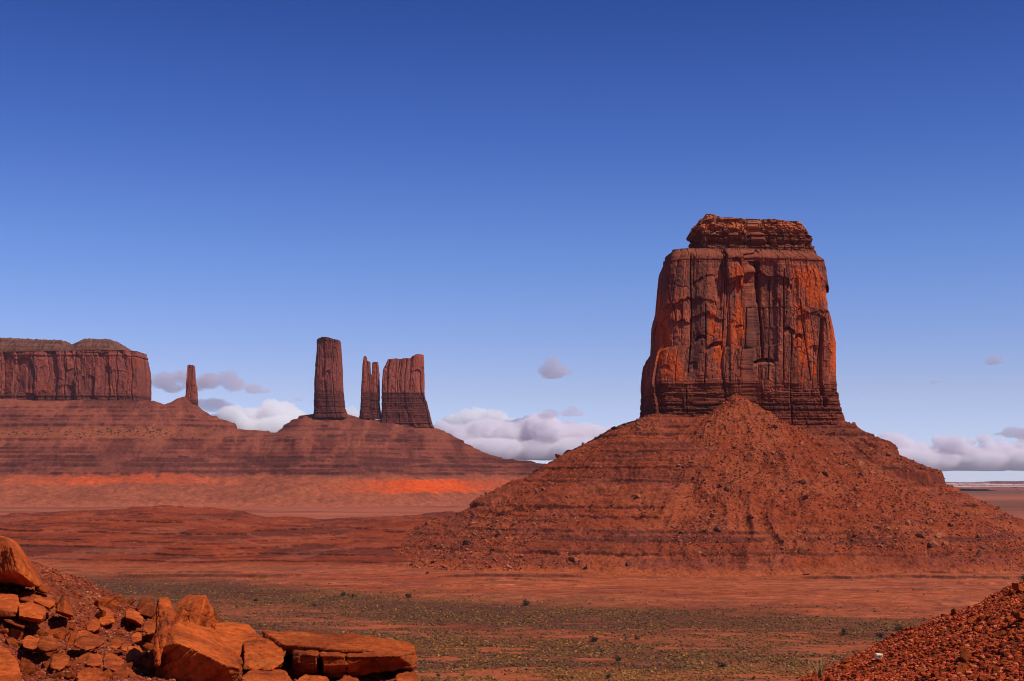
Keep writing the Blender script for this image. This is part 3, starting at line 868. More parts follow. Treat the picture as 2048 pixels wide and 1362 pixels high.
# ------------------------------------------------------------------ the far walls
def far_wall(seed, strata_y, su=26, cap=None, pale=0.0, rough=1.0, dark=0.6):
    zs = float(zat(strata_y, FY))
    def disp(U, Z, px, py, X, Y, NY, top):
        wu = U + fbm(U / 60, Z / 140, 3, seed) * 8
        r1, a1, b1, e1, t1, c1 = facets(wu, Z, su * 2.4, 260, seed + 1, 12)
        r2, a2, b2, e2, t2, c2 = facets(wu, Z, su * 1.1, 110, seed + 2, 8)
        r3, a3, b3, e3, t3, c3 = facets(wu, Z, su * 0.45, 50, seed + 3, 4)
        up = sm(zs - 6, zs + 8, Z)
        d = ((r1 - 0.5) * 10 + a1 * 0.45 + ((r2 - 0.5) * 5 + a2 * 0.5) * (0.4 + 0.6 * up) + ((r3 - 0.5) * 2.6 + a3 * 0.5) * (hsh(c2, 1, 1, seed) > 0.5)) * rough
        d = d - 3.5 * (hsh(c1, 2, 1, seed) > 0.3) * np.exp(-(e1 / 2.2) ** 2) - 2.0 * (hsh(c2, 2, 2, seed) > 0.55) * np.exp(-(e2 / 1.6) ** 2) * up
        d = d + fbm(U / 14, Z / 30, 4, seed + 4) * 2.2 * rough
        bid, bd = cells(Z, 7.5, seed + 5)
        d = d + (1 - up) * ((hsh(bid, 2, 0, seed) - 0.5) * 5.0 * rough - 1.4 * np.exp(-(bd / 0.9) ** 2))
        side = np.clip(1 - np.abs(NY) * 1.6, 0, 1)
        return d * (1 - 0.7 * side), (r1, r2, r3, up, bid)
    def pig(U, Z, px, py, X, Y, d, info, top):
        r1, r2, r3, up, bid = info
        c = mixc(np.array((0.225, 0.092, 0.080)), np.array((0.32, 0.128, 0.105)), r2)  # far cliff pigment lowered to carry the cloud shadow over them
        c = mixc(c, np.array((0.42, 0.175, 0.130)), pale * up)
        st = fbm(U / 14, Z / 160, 4, seed + 6) + 0.5 * fbm(U / 5, Z / 90, 3, seed + 7)
        c = mixc(c, np.array((0.105, 0.052, 0.046)), sm(0.0, 0.8, st + 0.5 * (0.5 - r2)) * up * dark)
        c = mixc(c, np.array((0.32, 0.105, 0.060)), sm(0.25, 0.6, fbm(U / 30, Z / 60, 3, seed + 8) + 0.5 * (r2 - 0.5)) * up * 0.6)
        lo = mixc(np.array((0.135, 0.050, 0.042)), np.array((0.085, 0.038, 0.034)), hsh(bid, 4, 0, seed))
        c = mixc(c, lo, (1 - up) * 0.8)
        if cap is not None:
            c = mixc(c, np.array((0.13, 0.062, 0.050)), sm(top - cap, top - cap * 0.8, Z) * 0.75)
        return c * (1 + 0.22 * fbm(U / 5, Z / 6, 3, seed + 9))[..., None]
    return disp, pig

# long mesa at the left edge
mesa = tag(empty("mesa", (float(xat(60, FY)), FY, 420)), "long flat-topped mesa of dark red cliffs cut off by the left edge", "mesa")
dz_, pg_ = far_wall(300, 788, 34, None)
def mesa_disp(U, Z, px, py, X, Y, NY, top):
    d, info = dz_(U, Z, px, py, X, Y, NY, top)
    # one wide arched alcove, and the notch line under the cap
    t = (px - 48) / 16.0
    roof = 722 - 7 * np.sqrt(np.clip(1 - t * t, 0, 1))
    b = (py - roof) / 34
    d = d - 14 * (np.abs(t) < 1) * (b > 0) * np.clip(1 - b, 0, 1)
    for x in (67, 129, 152, 234, 265):
        d = d - 8 * np.exp(-((px - x - 1.5 * np.sin(py / 9)) / 1.1) ** 2) * (NY < 0.3)
    bid, bd = cells(Z, 9, 333)
    hi = sm(top - 34, top - 22, Z)
    return d + hi * (hsh(bid, 1, 0, 334) - 0.5) * 7, info
kid(wall_rock("cliff", FY + 150, [(-900, 704), (0, 704), (60, 704), (150, 702), (225, 700), (262, 700), (301, 704), (306, 712)], float(zat(812, FY)),
              [(690, -900), (820, -900)], [(700, 300), (706, 302), (722, 304.5), (752, 307.5), (802, 307), (815, 309)], (160, 150), 1250, 110, mesa_disp, pg_, M_FAR, None, 7, 8, 4.0), mesa)

def mesa_cap():
    X, Y = np.meshgrid(np.linspace(float(xat(-890, FY)), float(xat(277, FY + 150)), 620), np.linspace(FY + 4, FY + 292, 90))
    px = 1024 + F * X / (FY * 1.02) * CA
    topy = np.interp(px, [-900, -300, 0, 40, 100, 134, 136.5, 143, 150, 160, 170, 177, 225, 240, 255, 280, 301, 306], [680, 677, 676, 677, 680, 681, 688, 692, 690, 687, 682, 678.5, 678, 688, 696, 701, 703.5, 706])
    hz = zat(topy, FY + 60); base = zat(705.0, FY + 10)
    e = np.minimum(np.minimum(Y - FY - 4, FY + 292 - Y) / 46.0, 1.0)
    e = np.clip(np.minimum(e, (X.max() - X) / 60.0 + 0.02), 0, 1)
    inl = 1 - 0.8 * sm(0.0, 1.0, (X - X.max() + 120) / 120)
    Y = FY + 148 + (Y - FY - 148) * (0.45 + 0.55 * inl ** 0.5)
    n = fbm(X / 40, Y / 40, 4, 351)
    prof = ledges(e * 100 + n * 11, [(16, 14), (42, 18), (76, 22)], 0.8 + 0 * e) / 100
    Z = base + (hz - base) * np.clip(prof, 0, 1) + fbm(X / 11, Y / 11, 3, 352) * 3.2
    c = mixc(np.array((0.165, 0.082, 0.058)), np.array((0.185, 0.120, 0.100)), sm(0.15, 0.6, prof + n * 0.25))
    c = mixc(c, np.array((0.25, 0.175, 0.145)), sm(0.2, 0.7, fbm(X / 16, Y / 16, 3, 353)) * 0.5)
    c = mixc(c, np.array((0.075, 0.058, 0.042)), sm(0.30, 0.5, fbm(X / 9, Y / 9, 3, 354)) * 0.7)
    me = mesh_np("cap_rock", np.stack([X, Y, Z], -1).reshape(-1, 3), gridf(*X.shape), c)
    kid(add("cap_rock", me, M_FAR), mesa)
mesa_cap()

# the lone needle
needle = tag(empty("spire", (float(xat(384, FY)), FY, 440)), "slender lone rock spire on a low mound beside the long mesa", "rock spire")
a_, b_ = far_wall(400, 800, 14, None, 0.15, 0.45, 0.5)
kid(wall_rock("shaft", FY, [(370, 790), (372, 762), (373.5, 745), (374.5, 731), (377, 729), (386, 730), (387.5, 742), (389.5, 768), (390.5, 773), (395.5, 775), (397, 790)], float(zat(822, FY)),
              [(729, 372.5), (765, 371.5), (792, 371), (800, 369.5), (822, 366)], [(729, 395.5), (774, 395.5), (785, 396.3), (815, 397.5), (822, 399)],
              (26, 15), 170, 100, a_, b_, M_FAR, None, 3.2, 4, 0.0), needle)

# the tall tower
tower = tag(empty("rock_tower", (float(xat(660, FY)), FY, 420)), "tall rectangular rock tower, dark and straight sided, on the far ridge", "rock tower")
a_, b_ = far_wall(500, 784, 20, 20, 0.0, 0.8, 0.6)
kid(wall_rock("shaft", FY, [(628, 700), (632, 679), (636, 676), (645, 674), (656, 674.5), (667, 678), (683, 680.5), (687, 712)], float(zat(838, FY)),
              [(676, 633), (690, 632.5), (702, 632), (734, 629), (756, 627), (800, 626.5), (824, 626), (830, 623), (838, 620)],
              [(680, 683), (687, 684), (712, 685), (743, 687), (784, 689), (815, 692), (824, 695), (830, 699), (838, 703)],
              (70, 58), 420, 165, a_, b_, M_FAR, None, 4.0, 6, 2.0), tower)

# the split pair of pinnacles
pair = tag(empty("twin_spire", (float(xat(741, FY)), FY, 420)), "narrow twin pinnacles split by a notch, between the tall tower and the broad wall", "rock spire")
a_, b_ = far_wall(600, 786, 13, None, 0.55, 0.6, 0.4)
kid(wall_rock("pinnacle", FY, [(722, 740), (724.5, 728), (726, 722), (727, 713), (729, 711.5), (732, 713), (733, 721), (737, 722), (741, 724.5), (742.3, 728)], float(zat(838, FY)),
              [(712, 724.5), (731, 724), (765, 722), (800, 721), (831, 719.5), (838, 718)], [(712, 741.5), (726, 741.5), (746, 742.3), (752, 744), (760, 746), (838, 748)],
              (32, 20), 200, 130, a_, b_, M_FAR, None, 3.4, 4, 0.0), pair)
a2_, b2_ = far_wall(620, 786, 13, None, 0.5, 0.6, 0.4)
kid(wall_rock("pinnacle", FY + 4, [(742, 732), (744, 724.5), (748, 723.5), (756, 724), (758, 734)], float(zat(838, FY)),
              [(722, 744), (746, 743), (752, 740), (838, 738)], [(722, 756.6), (746, 759), (790, 759.7), (815, 760.5), (822, 762), (838, 766)],
              (28, 18), 200, 130, a2_, b2_, M_FAR, None, 3.4, 4, 0.0), pair)

# the broad broken wall
broad = tag(empty("butte", (float(xat(810, FY)), FY, 420)), "broad pale-topped butte with a ragged crest, rightmost of the far towers", "butte")
a_, b_ = far_wall(700, 786, 17, None, 0.75, 0.75, 0.35)
kid(wall_rock("cliff", FY, [(764, 736), (769, 732), (771, 726), (774.5, 724), (775.5, 717.5), (783, 718), (792, 716.5), (800, 718), (808, 716), (822, 716.5), (825, 712), (829, 711), (832, 708), (836, 709), (839, 707.5), (842, 710), (846, 708.5), (848, 715), (850, 730)], float(zat(856, FY)),
              [(716, 769.5), (730, 767.5), (740, 765.5), (765, 764), (800, 763.5), (827, 763), (840, 761), (856, 757)],
              [(708, 848), (721, 849), (787, 850), (797, 853), (815, 857.5), (832, 861.5), (848, 866), (856, 870)],
              (46, 30), 560, 150, a_, b_, M_FAR, None, 5.0, 6, 0.0), broad)

# ------------------------------------------------------------------ low pale plateau on the right horizon
def build_plateau():
    X, Y = np.meshgrid(np.linspace(2600, 9500, 700), np.concatenate([np.linspace(14200, 16600, 130), np.linspace(16800, 21000, 12)]))
    s = (Y - 14300 - fbm(X / 900, 0 * X, 4, 401) * 500)
    z = np.interp(s, [-100, 0, 500, 900, 1400, 1900, 2400], [-5, -2, 28, 52, 74, 92, 96]) * (0.9 + 0.14 * fbm(X / 1500, 0 * X, 2, 402)) * sm(2600, 3400, X)
    z = ledges(z + fbm(X / 120, Y / 150, 3, 403) * 6, [(14, 8), (34, 10), (58, 9), (80, 10)], 0.9 + 0 * z)
    n = fbm(X / 260, Y / 260, 4, 404)
    c = mixc(np.array((0.30, 0.13, 0.10)), np.array((0.20, 0.105, 0.095)), sm(-0.2, 0.4, np.sin(z * 0.22 + n * 2)))
    c = mixc(c, np.array((0.85, 1.15, 1.30)), sm(0.10, 0.40, 0.8 * n + 0.7 * np.sin(z * 0.34)) * sm(36, 48, z) * 0.75)
    c = mixc(c, np.array((0.13, 0.085, 0.085)), sm(88, 93, z) * 0.8)
    me = mesh_np("plateau", np.stack([X, Y, z], -1).reshape(-1, 3), gridf(*X.shape), c)
    tag(add("plateau", me, M_FAR), kind="structure")
build_plateau()

# ------------------------------------------------------------------ the hill the photographer stands on
def near_rel(x, Y):
    """height below the eye of the near ground"""
    # left: a rubble shelf that ends in a drop
    zl = -1.80 + 0.33 * np.clip(-x - 4.75, 0, 6) + fbm(x / 1.7, Y / 1.7, 3, 501) * 0.10 + fbm(x / 0.4, Y / 0.4, 2, 502) * 0.025
    edge = np.interp(x, [-8, -5, -3.9, -3.1, -2.3, -0.9], [20.5, 20.0, 19.3, 15.4, 14.4, 13.9]) + fbm(x / 0.8, 0 * x, 3, 503) * 0.3
    zl = zl - 1.3 * np.clip(Y - edge, 0, None) - 2.2 * np.clip(x + 0.98 + fbm(Y / 0.7, 0 * x, 2, 507) * 0.08, 0, None)
    # right: a scree slope rising to the right and falling ahead
    zr = -1.56 + 0.43 * x - 0.160 * Y + fbm(x / 2.6, Y / 2.6, 3, 504) * 0.16 + fbm(x / 0.7, Y / 0.7, 3, 505) * 0.06
    zr = zr - 0.55 * np.clip(Y - 25.5 - fbm(x / 3, 0 * x, 2, 506) * 1.5, 0, None)
    zr = np.minimum(zr, 2.0 + 0.05 * x)
    z = np.maximum(zl, zr)
    r = np.hypot(x, Y)
    back = np.minimum(-1.72 - 0.02 * r, -1.72)
    z = np.where(Y < 4, mixz(z, back, sm(6, 1, Y)), z)
    z = np.maximum(z, -0.75 * r - 2)
    return np.maximum(z, -CZ - 3)

def mixz(a, b, t):
    return a * (1 - t) + b * t

def ray_near(px, py):
    Y = np.arange(7.0, 34, 0.02)
    x, y, z = at(np.full(Y.shape, px), np.full(Y.shape, py), Y)
    h = near_rel(x, Y) + CZ
    k = np.argmax(z < h)
    return (float(x[k]), float(Y[k]), float(h[k])) if (z < h).any() else None

def build_hill():
    th = np.concatenate([np.linspace(-180, -40, 50)[:-1], np.linspace(-40, -22, 50)[:-1], np.linspace(-22, 22, 700), np.linspace(22, 40, 50)[1:], np.linspace(40, 180, 50)[1:-1]])
    r = np.concatenate([[0.3, 1.5, 3, 5], np.linspace(7, 30, 330), np.geomspace(30.6, 130, 60)])
    T, R = np.meshgrid(np.radians(th), r)
    X = R * np.sin(T); Y = R * np.cos(T)
    z = near_rel(X, Y)
    c = mixc(np.array((0.30, 0.072, 0.028)), np.array((0.20, 0.050, 0.024)), sm(-0.3, 0.5, fbm(X / 1.1, Y / 1.1, 4, 511)))
    c = mixc(c, np.array((0.40, 0.14, 0.06)), sm(0.35, 0.8, fbm(X / 0.35, Y / 0.35, 3, 512)) * 0.5)
    c = c / GRADE * np.array((0.92, 0.80, 0.72))
    me = mesh_np("hill", np.stack([X, Y, z + CZ], -1).reshape(-1, 3), gridf(len(r), len(th), True), c)
    tag(add("hill", me, M_NEARSOIL), kind="structure")
build_hill()

# ------------------------------------------------------------------ near rocks, cut by hand
def hull_bm(bm, pts):
    vs = [bm.verts.new(p) for p in pts]
    r = bmesh.ops.convex_hull(bm, input=vs)
    dead = [e for e in r["geom_interior"] if isinstance(e, bmesh.types.BMVert)] + [e for e in r["geom_unused"] if isinstance(e, bmesh.types.BMVert)]
    bmesh.ops.delete(bm, geom=list(set(dead)), context='VERTS')

def remeshed(bm, voxel):
    """merge overlapping hulls into one closed skin of even small faces"""
    me = bpy.data.meshes.new("tmp")
    bmesh.ops.recalc_face_normals(bm, faces=bm.faces[:])
    bm.to_mesh(me); bm.free()
    o = bpy.data.objects.new("tmp", me)
    COL.objects.link(o)
    md = o.modifiers.new("r", 'REMESH'); md.mode = 'VOXEL'; md.voxel_size = voxel; md.use_smooth_shade = False
    dg = bpy.context.evaluated_depsgraph_get()
    ev = o.evaluated_get(dg); m2 = ev.to_mesh()
    n = len(m2.vertices); co = np.empty(n * 3, np.float32); m2.vertices.foreach_get("co", co)
    nr = np.empty(n * 3, np.float32); m2.vertices.foreach_get("normal", nr)
    nl = len(m2.loops); lv = np.empty(nl, np.int32); m2.loops.foreach_get("vertex_index", lv)
    lt = np.empty(len(m2.polygons), np.int32); m2.polygons.foreach_get("loop_total", lt)
    ed = np.empty(len(m2.edges) * 2, np.int32); m2.edges.foreach_get("vertices", ed)
    ev.to_mesh_clear()
    bpy.data.objects.remove(o); bpy.data.meshes.remove(me)
    fs = []
    st = np.concatenate([[0], np.cumsum(lt)[:-1]])
    for k in (3, 4):
        i = st[lt == k]
        if len(i):
            fs.append(lv[i[:, None] + np.arange(k)[None, :]])
    return co.reshape(-1, 3).astype(float), nr.reshape(-1, 3).astype(float), fs, ed.reshape(-1, 2)

def relax(co, ed, it, f=0.5):
    n = len(co)
    for _ in range(it):
        acc = np.zeros_like(co); cnt = np.zeros(n)
        for a, b in ((0, 1), (1, 0)):
            np.add.at(acc, ed[:, a], co[ed[:, b]]); np.add.at(cnt, ed[:, a], 1)
        co = co + f * (acc / np.maximum(cnt, 1)[:, None] - co)
    return co

def cut_rock(name, hulls, label, seed, voxel=0.012, amp=0.02, bed=(0.2, 0.05, 1.0), bedamp=0.010, crack=0.012, mat=None, group=None):
    """hulls: lists of (px, py, distance) corner points; the rock is the union of their convex hulls."""
    bm = bmesh.new()
    allp = []
    for h in hulls:
        p = [tuple(float(q) for q in at(a, b, Y)) for a, b, Y in h]
        allp += p
        hull_bm(bm, [Vector(q) for q in p])
    base = np.array(allp); org = np.array((base[:, 0].mean(), base[:, 1].mean(), base[:, 2].min()))
    for v in bm.verts:
        v.co -= Vector(org)
    co, nr, fs, ed = remeshed(bm, voxel * 0.8)
    co = relax(co, ed, 1)
    q = co + seed * 13.7
    b = np.array(bed) / np.linalg.norm(bed)
    lay = q @ b
    cid, cd = cells(lay + fbm3(q, 3.0, 2, seed) * 0.03, 0.085, seed)
    side = 1 - np.abs(nr @ b)
    d = fbm3(q, 2.6, 4, seed + 1) * amp * 0.8 + (np.abs(fbm3(q, 6.0, 4, seed + 2)) - 0.25) * amp * 0.9 + fbm3(q, 24.0, 3, seed + 4) * amp * 0.30
    d = d + side * ((hsh(cid, 1, 0, seed) - 0.5) * 2 * bedamp - bedamp * 0.8 * np.exp(-(cd / 0.007) ** 2))
    k = np.abs(fbm3(q, 1.9, 3, seed + 3))
    d = d - crack * np.exp(-(k / 0.016) ** 2)
    co = co + nr * d[:, None]
    me = mesh_np(name, co, fs, None, False)
    o = add(name, me, mat or M_ROCK, loc=tuple(org))
    return tag(o, label, "rock", group)

def box_pts(front, back_dx, back_dy, Yf, Yb):
    """front outline (px,py) at distance Yf and the same outline shifted at Yb"""
    return [(a, b, Yf) for a, b in front] + [(a + back_dx, b + back_dy, Yb) for a, b in front]

# leaning slab at the left edge
cut_rock("boulder", [[(-95, 1058, 18.2), (5, 1072, 17.3), (12, 1077, 16.9), (24, 1095, 16.5), (38, 1145, 16.3), (74, 1172, 16.5), (89, 1171, 17.3), (58, 1122, 17.9), (31, 1081, 18.1),
                      (-95, 1150, 17.2), (0, 1155, 16.9), (-95, 1165, 19), (62, 1172, 18.2)]],
         "big leaning slab at the left edge with one lit orange side and one dark side", 3, 0.016, 0.016, (0.6, -0.3, 0.7), 0.008, 0.014)
cut_rock("rock", [[(72, 1172, 17.0), (95, 1166, 17.2), (100, 1180, 17.0), (94, 1186, 16.8), (70, 1182, 17.0), (80, 1172, 17.6), (96, 1184, 17.5)]],
         "small dark stone wedged under the low tip of the leaning slab", 4, 0.012, 0.012)
# flat slabs below it
cut_rock("rock", [[(-60, 1186, 16.9), (0, 1184, 16.7), (34, 1189, 16.3), (40, 1206, 15.7), (33, 1224, 15.2), (0, 1216, 15.3), (-60, 1212, 15.4), (-60, 1232, 15.4), (0, 1228, 15.3), (30, 1234, 15.2), (40, 1222, 16.2), (-60, 1215, 16.9)]],
         "flat orange slab at the left edge, just below the leaning slab", 5, 0.014, 0.014, (0.1, 0.1, 1))
cut_rock("rock", [[(36, 1206, 16.0), (62, 1203, 16.1), (90, 1213, 16.0), (92, 1226, 15.4), (84, 1240, 15.0), (36, 1232, 15.0), (37, 1216, 15.1), (80, 1246, 15.2), (40, 1240, 15.3), (90, 1238, 15.9)]],
         "dark blocky rock between the flat left slab and the thin layered slab", 6, 0.012, 0.016, (0.2, 0.2, 1))
cut_rock("rock", [[(34, 1188, 17.0), (66, 1179, 17.3), (70, 1184, 16.8), (66, 1204, 16.2), (40, 1198, 16.4), (40, 1208, 16.4), (66, 1210, 16.3), (70, 1196, 16.9)]],
         "squat lit block behind the dark blocky rock at the left", 7, 0.012, 0.014)
cut_rock("rock", [[(66, 1182, 17.2), (86, 1186, 17.2), (112, 1200, 17.0), (110, 1210, 16.5), (100, 1216, 16.2), (66, 1200, 16.4), (66, 1206, 16.4), (100, 1222, 16.3), (112, 1214, 16.8)]],
         "thin layered slab with split edges beside the dark standing shard", 8, 0.010, 0.010, (0.35, 0.2, 1), 0.018)
cut_rock("rock", [[(112, 1214, 16.4), (122, 1194, 16.6), (129, 1185, 16.7), (136, 1190, 16.7), (145, 1215, 16.6), (147, 1232, 16.3), (128, 1226, 15.9), (110, 1222, 16.2), (140, 1236, 16.9), (116, 1226, 17.0)]],
         "dark pointed shard of rock standing alone on the rubble", 9, 0.011, 0.014, (1, 0.2, 0.3), 0.012)
# back row on the rim of the shelf
cut_rock("rock", [[(194, 1208, 19.0), (206, 1205, 19.2), (222, 1217, 19.0), (240, 1227, 18.8), (236, 1236, 18.4), (218, 1228, 18.3), (198, 1216, 18.6), (222, 1238, 19.0), (200, 1222, 19.2)]],
         "thin dark slab tilted up on the rim of the rubble shelf", 10, 0.012, 0.012, (0.4, 0.1, 1))
cut_rock("rock", [[(200, 1232, 17.8), (214, 1222, 18.2), (228, 1224, 18.2), (230, 1244, 17.6), (204, 1250, 17.2), (196, 1244, 17.4), (228, 1250, 18.2), (204, 1252, 18.3)]],
         "dull brown block in the middle of the rubble below the tilted thin slab", 11, 0.012, 0.014)
cut_rock("rock", [[(250, 1222, 18.4), (262, 1216, 18.7), (276, 1224, 18.6), (288, 1235, 18.2), (284, 1250, 17.7), (270, 1240, 17.7), (250, 1234, 17.9), (284, 1256, 18.2), (252, 1244, 18.6)]],
         "orange slab tilted towards the viewer in front of the rim boulder", 12, 0.012, 0.014, (0.3, 0.3, 1))
cut_rock("boulder", [[(272, 1214, 19.2), (282, 1195, 19.5), (305, 1194, 19.5), (308, 1216, 19.0), (304, 1234, 18.8), (276, 1228, 18.9), (308, 1236, 19.8), (276, 1234, 19.9), (302, 1200, 20.2), (284, 1200, 20.2)]],
         "brown boulder with a flat face on the rim left of the upright pillar rock", 13, 0.013, 0.016)
cut_rock("rock", [[(172, 1254, 16.2), (184, 1238, 16.8), (200, 1240, 16.8), (200, 1256, 16.2), (188, 1263, 15.9), (174, 1262, 16.0), (198, 1262, 16.8), (176, 1262, 16.8)]],
         "dark rounded block just above the wedge shaped boulder", 14, 0.011, 0.016)
# wedge shaped boulder
cut_rock("boulder", [[(147, 1284, 14.9), (156, 1262, 15.3), (170, 1258, 15.4), (206, 1276, 15.2), (209, 1284, 14.8), (184, 1299, 14.3), (172, 1300, 14.2), (148, 1292, 14.6), (200, 1292, 15.4), (152, 1294, 15.4)]],
         "wedge shaped boulder with a sloping lit top in the middle of the rubble", 15, 0.011, 0.014, (0.3, 0.2, 1), 0.006)
cut_rock("rock", [[(219, 1290, 14.6), (223, 1278, 14.9), (236, 1275, 15.0), (244, 1281, 14.9), (243, 1292, 14.5), (232, 1298, 14.3), (221, 1296, 14.4), (242, 1298, 15), (224, 1298, 15)]],
         "small rounded orange cobble right of the wedge shaped boulder", 16, 0.010, 0.012)
cut_rock("rock", [[(243, 1290, 14.6), (250, 1281, 14.9), (264, 1284, 14.9), (264, 1298, 14.5), (256, 1304, 14.2), (244, 1300, 14.3), (262, 1304, 14.9), (246, 1303, 14.9)]],
         "brown stone between the rounded cobble and the bright upright block", 17, 0.010, 0.012)
cut_rock("boulder", [[(253, 1312, 13.6), (258, 1294, 14.0), (278, 1291, 14.2), (283, 1300, 14.1), (284, 1330, 13.5), (270, 1338, 13.2), (253, 1336, 13.2), (282, 1340, 13.9), (255, 1340, 14.0)]],
         "bright orange upright block with a grainy face left of the great slab", 18, 0.010, 0.016)
cut_rock("rock", [[(284, 1304, 13.8), (294, 1301, 13.9), (309, 1316, 13.6), (310, 1334, 13.2), (300, 1334, 13.1), (284, 1318, 13.4), (308, 1340, 13.6), (286, 1336, 13.7)]],
         "thin leaning flake between the bright upright block and the great slab", 19, 0.010, 0.010, (0.8, 0.1, 0.5), 0.016)
cut_rock("rock", [[(262, 1270, 15.4), (272, 1262, 15.8), (284, 1266, 15.8), (284, 1280, 15.3), (268, 1286, 15.1), (260, 1280, 15.2), (282, 1286, 15.7)]],
         "shadowed greyish stone in the hollow left of the upright pillar rock", 20, 0.010, 0.014)
cut_rock("rock", [[(286, 1246, 16.4), (296, 1236, 16.8), (312, 1242, 16.6), (312, 1262, 16.0), (296, 1270, 15.7), (286, 1262, 16.0), (310, 1270, 16.5)]],
         "dark angular rock leaning against the foot of the upright pillar rock", 21, 0.011, 0.014)
# bottom edge
cut_rock("boulder", [[(-60, 1300, 13.4), (0, 1290, 13.6), (14, 1296, 13.5), (36, 1322, 13.1), (42, 1350, 12.5), (40, 1372, 12.2), (-60, 1400, 12.0), (-60, 1330, 12.7), (36, 1372, 13.2), (-60, 1380, 13.6)]],
         "large smooth orange boulder filling the bottom left corner", 22, 0.012, 0.014, (0.4, 0.2, 1), 0.006)
cut_rock("rock", [[(76, 1290, 14.2), (84, 1272, 14.7), (104, 1268, 14.9), (117, 1284, 14.6), (114, 1296, 14.2), (92, 1302, 13.9), (78, 1298, 14.0), (112, 1302, 14.8), (82, 1302, 14.8)]],
         "cracked lit block left of the wedge shaped boulder", 23, 0.011, 0.016)
cut_rock("rock", [[(104, 1326, 13.3), (108, 1308, 13.7), (130, 1303, 13.9), (137, 1312, 13.7), (134, 1330, 13.2), (118, 1340, 12.9), (104, 1336, 13.0), (134, 1340, 13.7), (108, 1340, 13.7)]],
         "tan block with a dark left foot above the dark reddish bottom rock", 24, 0.010, 0.014)
cut_rock("boulder", [[(152, 1352, 12.6), (164, 1334, 13.0), (190, 1332, 13.1), (212, 1346, 12.8), (216, 1368, 12.3), (190, 1388, 11.9), (158, 1385, 11.9), (210, 1380, 12.9), (160, 1384, 12.9)]],
         "dark reddish rounded boulder at the bottom edge left of the bright faced one", 25, 0.011, 0.018, (0.5, 0.2, 0.9), 0.014)
cut_rock("boulder", [[(214, 1364, 12.4), (226, 1344, 12.8), (240, 1338, 13.0), (262, 1340, 13.0), (276, 1352, 12.8), (274, 1376, 12.3), (250, 1395, 11.9), (218, 1390, 11.9), (270, 1390, 12.9), (222, 1390, 12.9)]],
         "bright faced boulder at the bottom edge with a dark left side", 26, 0.011, 0.012)
cut_rock("rock", [[(170, 1322, 13.3), (178, 1308, 13.7), (196, 1306, 13.8), (208, 1316, 13.6), (208, 1328, 13.2), (188, 1334, 12.9), (172, 1332, 13.0), (204, 1334, 13.6)]],
         "orange lump with a notched top between the tan block and the bright upright block", 27, 0.010, 0.018)
cut_rock("rock", [[(206, 1320, 13.4), (214, 1304, 13.8), (236, 1308, 13.7), (250, 1322, 13.4), (248, 1338, 13.0), (230, 1342, 12.8), (208, 1336, 13.0), (246, 1342, 13.6), (212, 1340, 13.6)]],
         "brown split rock touching the bright upright block on its left", 28, 0.010, 0.016, (0.6, 0.2, 0.7), 0.016)
cut_rock("rock", [[(44, 1282, 14.4), (54, 1270, 14.8), (76, 1276, 14.7), (82, 1290, 14.3), (64, 1300, 13.9), (46, 1294, 14.1), (78, 1300, 14.7)]],
         "rust red stone behind the big bottom left boulder", 29, 0.011, 0.016)
cut_rock("rock", [[(8, 1228, 15.6), (30, 1232, 15.6), (52, 1246, 15.3), (48, 1256, 14.9), (30, 1250, 14.9), (8, 1240, 15.2), (48, 1260, 15.4), (10, 1246, 15.6)]],
         "layered sloping slab under the flat orange slab at the left", 30, 0.011, 0.012, (0.3, 0.3, 1), 0.014)
# pillar, upright boulder, great slab, dome, block
cut_rock("boulder", [[(312, 1218, 13.2), (318, 1200, 13.3), (334, 1197, 13.4), (341, 1213, 13.3), (353, 1228, 13.2), (340, 1248, 12.9), (328, 1290, 12.6), (316, 1330, 12.4), (309, 1330, 12.5), (310, 1280, 12.8),
                      (345, 1240, 13.8), (318, 1240, 13.9), (320, 1205, 13.8), (340, 1330, 13.6), (312, 1340, 13.6)]],
         "upright pillar rock with a dark shadowed side, standing against the great slab", 31, 0.011, 0.022, (0.9, 0.1, 0.4), 0.010)
cut_rock("boulder", [[(350, 1218, 14.6), (357, 1204, 14.8), (374, 1191, 14.9), (411, 1191, 14.6), (412, 1195, 14.5), (393, 1258, 14.1), (350, 1268, 14.2), (425, 1221, 15.1), (433, 1250, 15.2), (428, 1278, 15.1), (395, 1290, 14.2),
                      (376, 1196, 15.6), (408, 1196, 15.6), (360, 1290, 15.6), (428, 1285, 15.7)]],
         "tall upright boulder, two flat faces meeting in a sharp edge behind great slab", 32, 0.012, 0.014, (0.2, 0.1, 1), 0.004)
cut_rock("boulder", [[(337, 1248, 13.1), (352, 1243, 13.5), (372, 1242, 13.7), (430, 1258, 13.9), (484, 1288, 13.7), (488, 1306, 13.4), (480, 1336, 12.5), (450, 1329, 12.35), (388, 1297, 12.45), (352, 1286, 12.5), (338, 1262, 12.8),
                      (314, 1296, 12.7), (310, 1340, 12.75), (330, 1410, 12.75), (484, 1410, 12.8), (486, 1345, 12.7), (340, 1400, 13.8), (486, 1400, 13.8)]],
         "great orange slab with smooth sloping lit top and dark front at the bottom edge", 33, 0.012, 0.014, (-0.25, 0.35, 0.9), 0.020, 0.016)
cut_rock("boulder", [[(428, 1254, 14.6), (440, 1245, 14.9), (462, 1242, 15.0), (484, 1246, 14.9), (506, 1258, 14.6), (526, 1274, 14.2), (522, 1296, 13.6), (480, 1298, 13.4), (430, 1280, 13.7), (440, 1320, 14.6), (520, 1320, 14.6)]],
         "low domed orange boulder behind the great slab, left of the long ledge", 34, 0.012, 0.016, (0.2, 0.2, 1), 0.006)
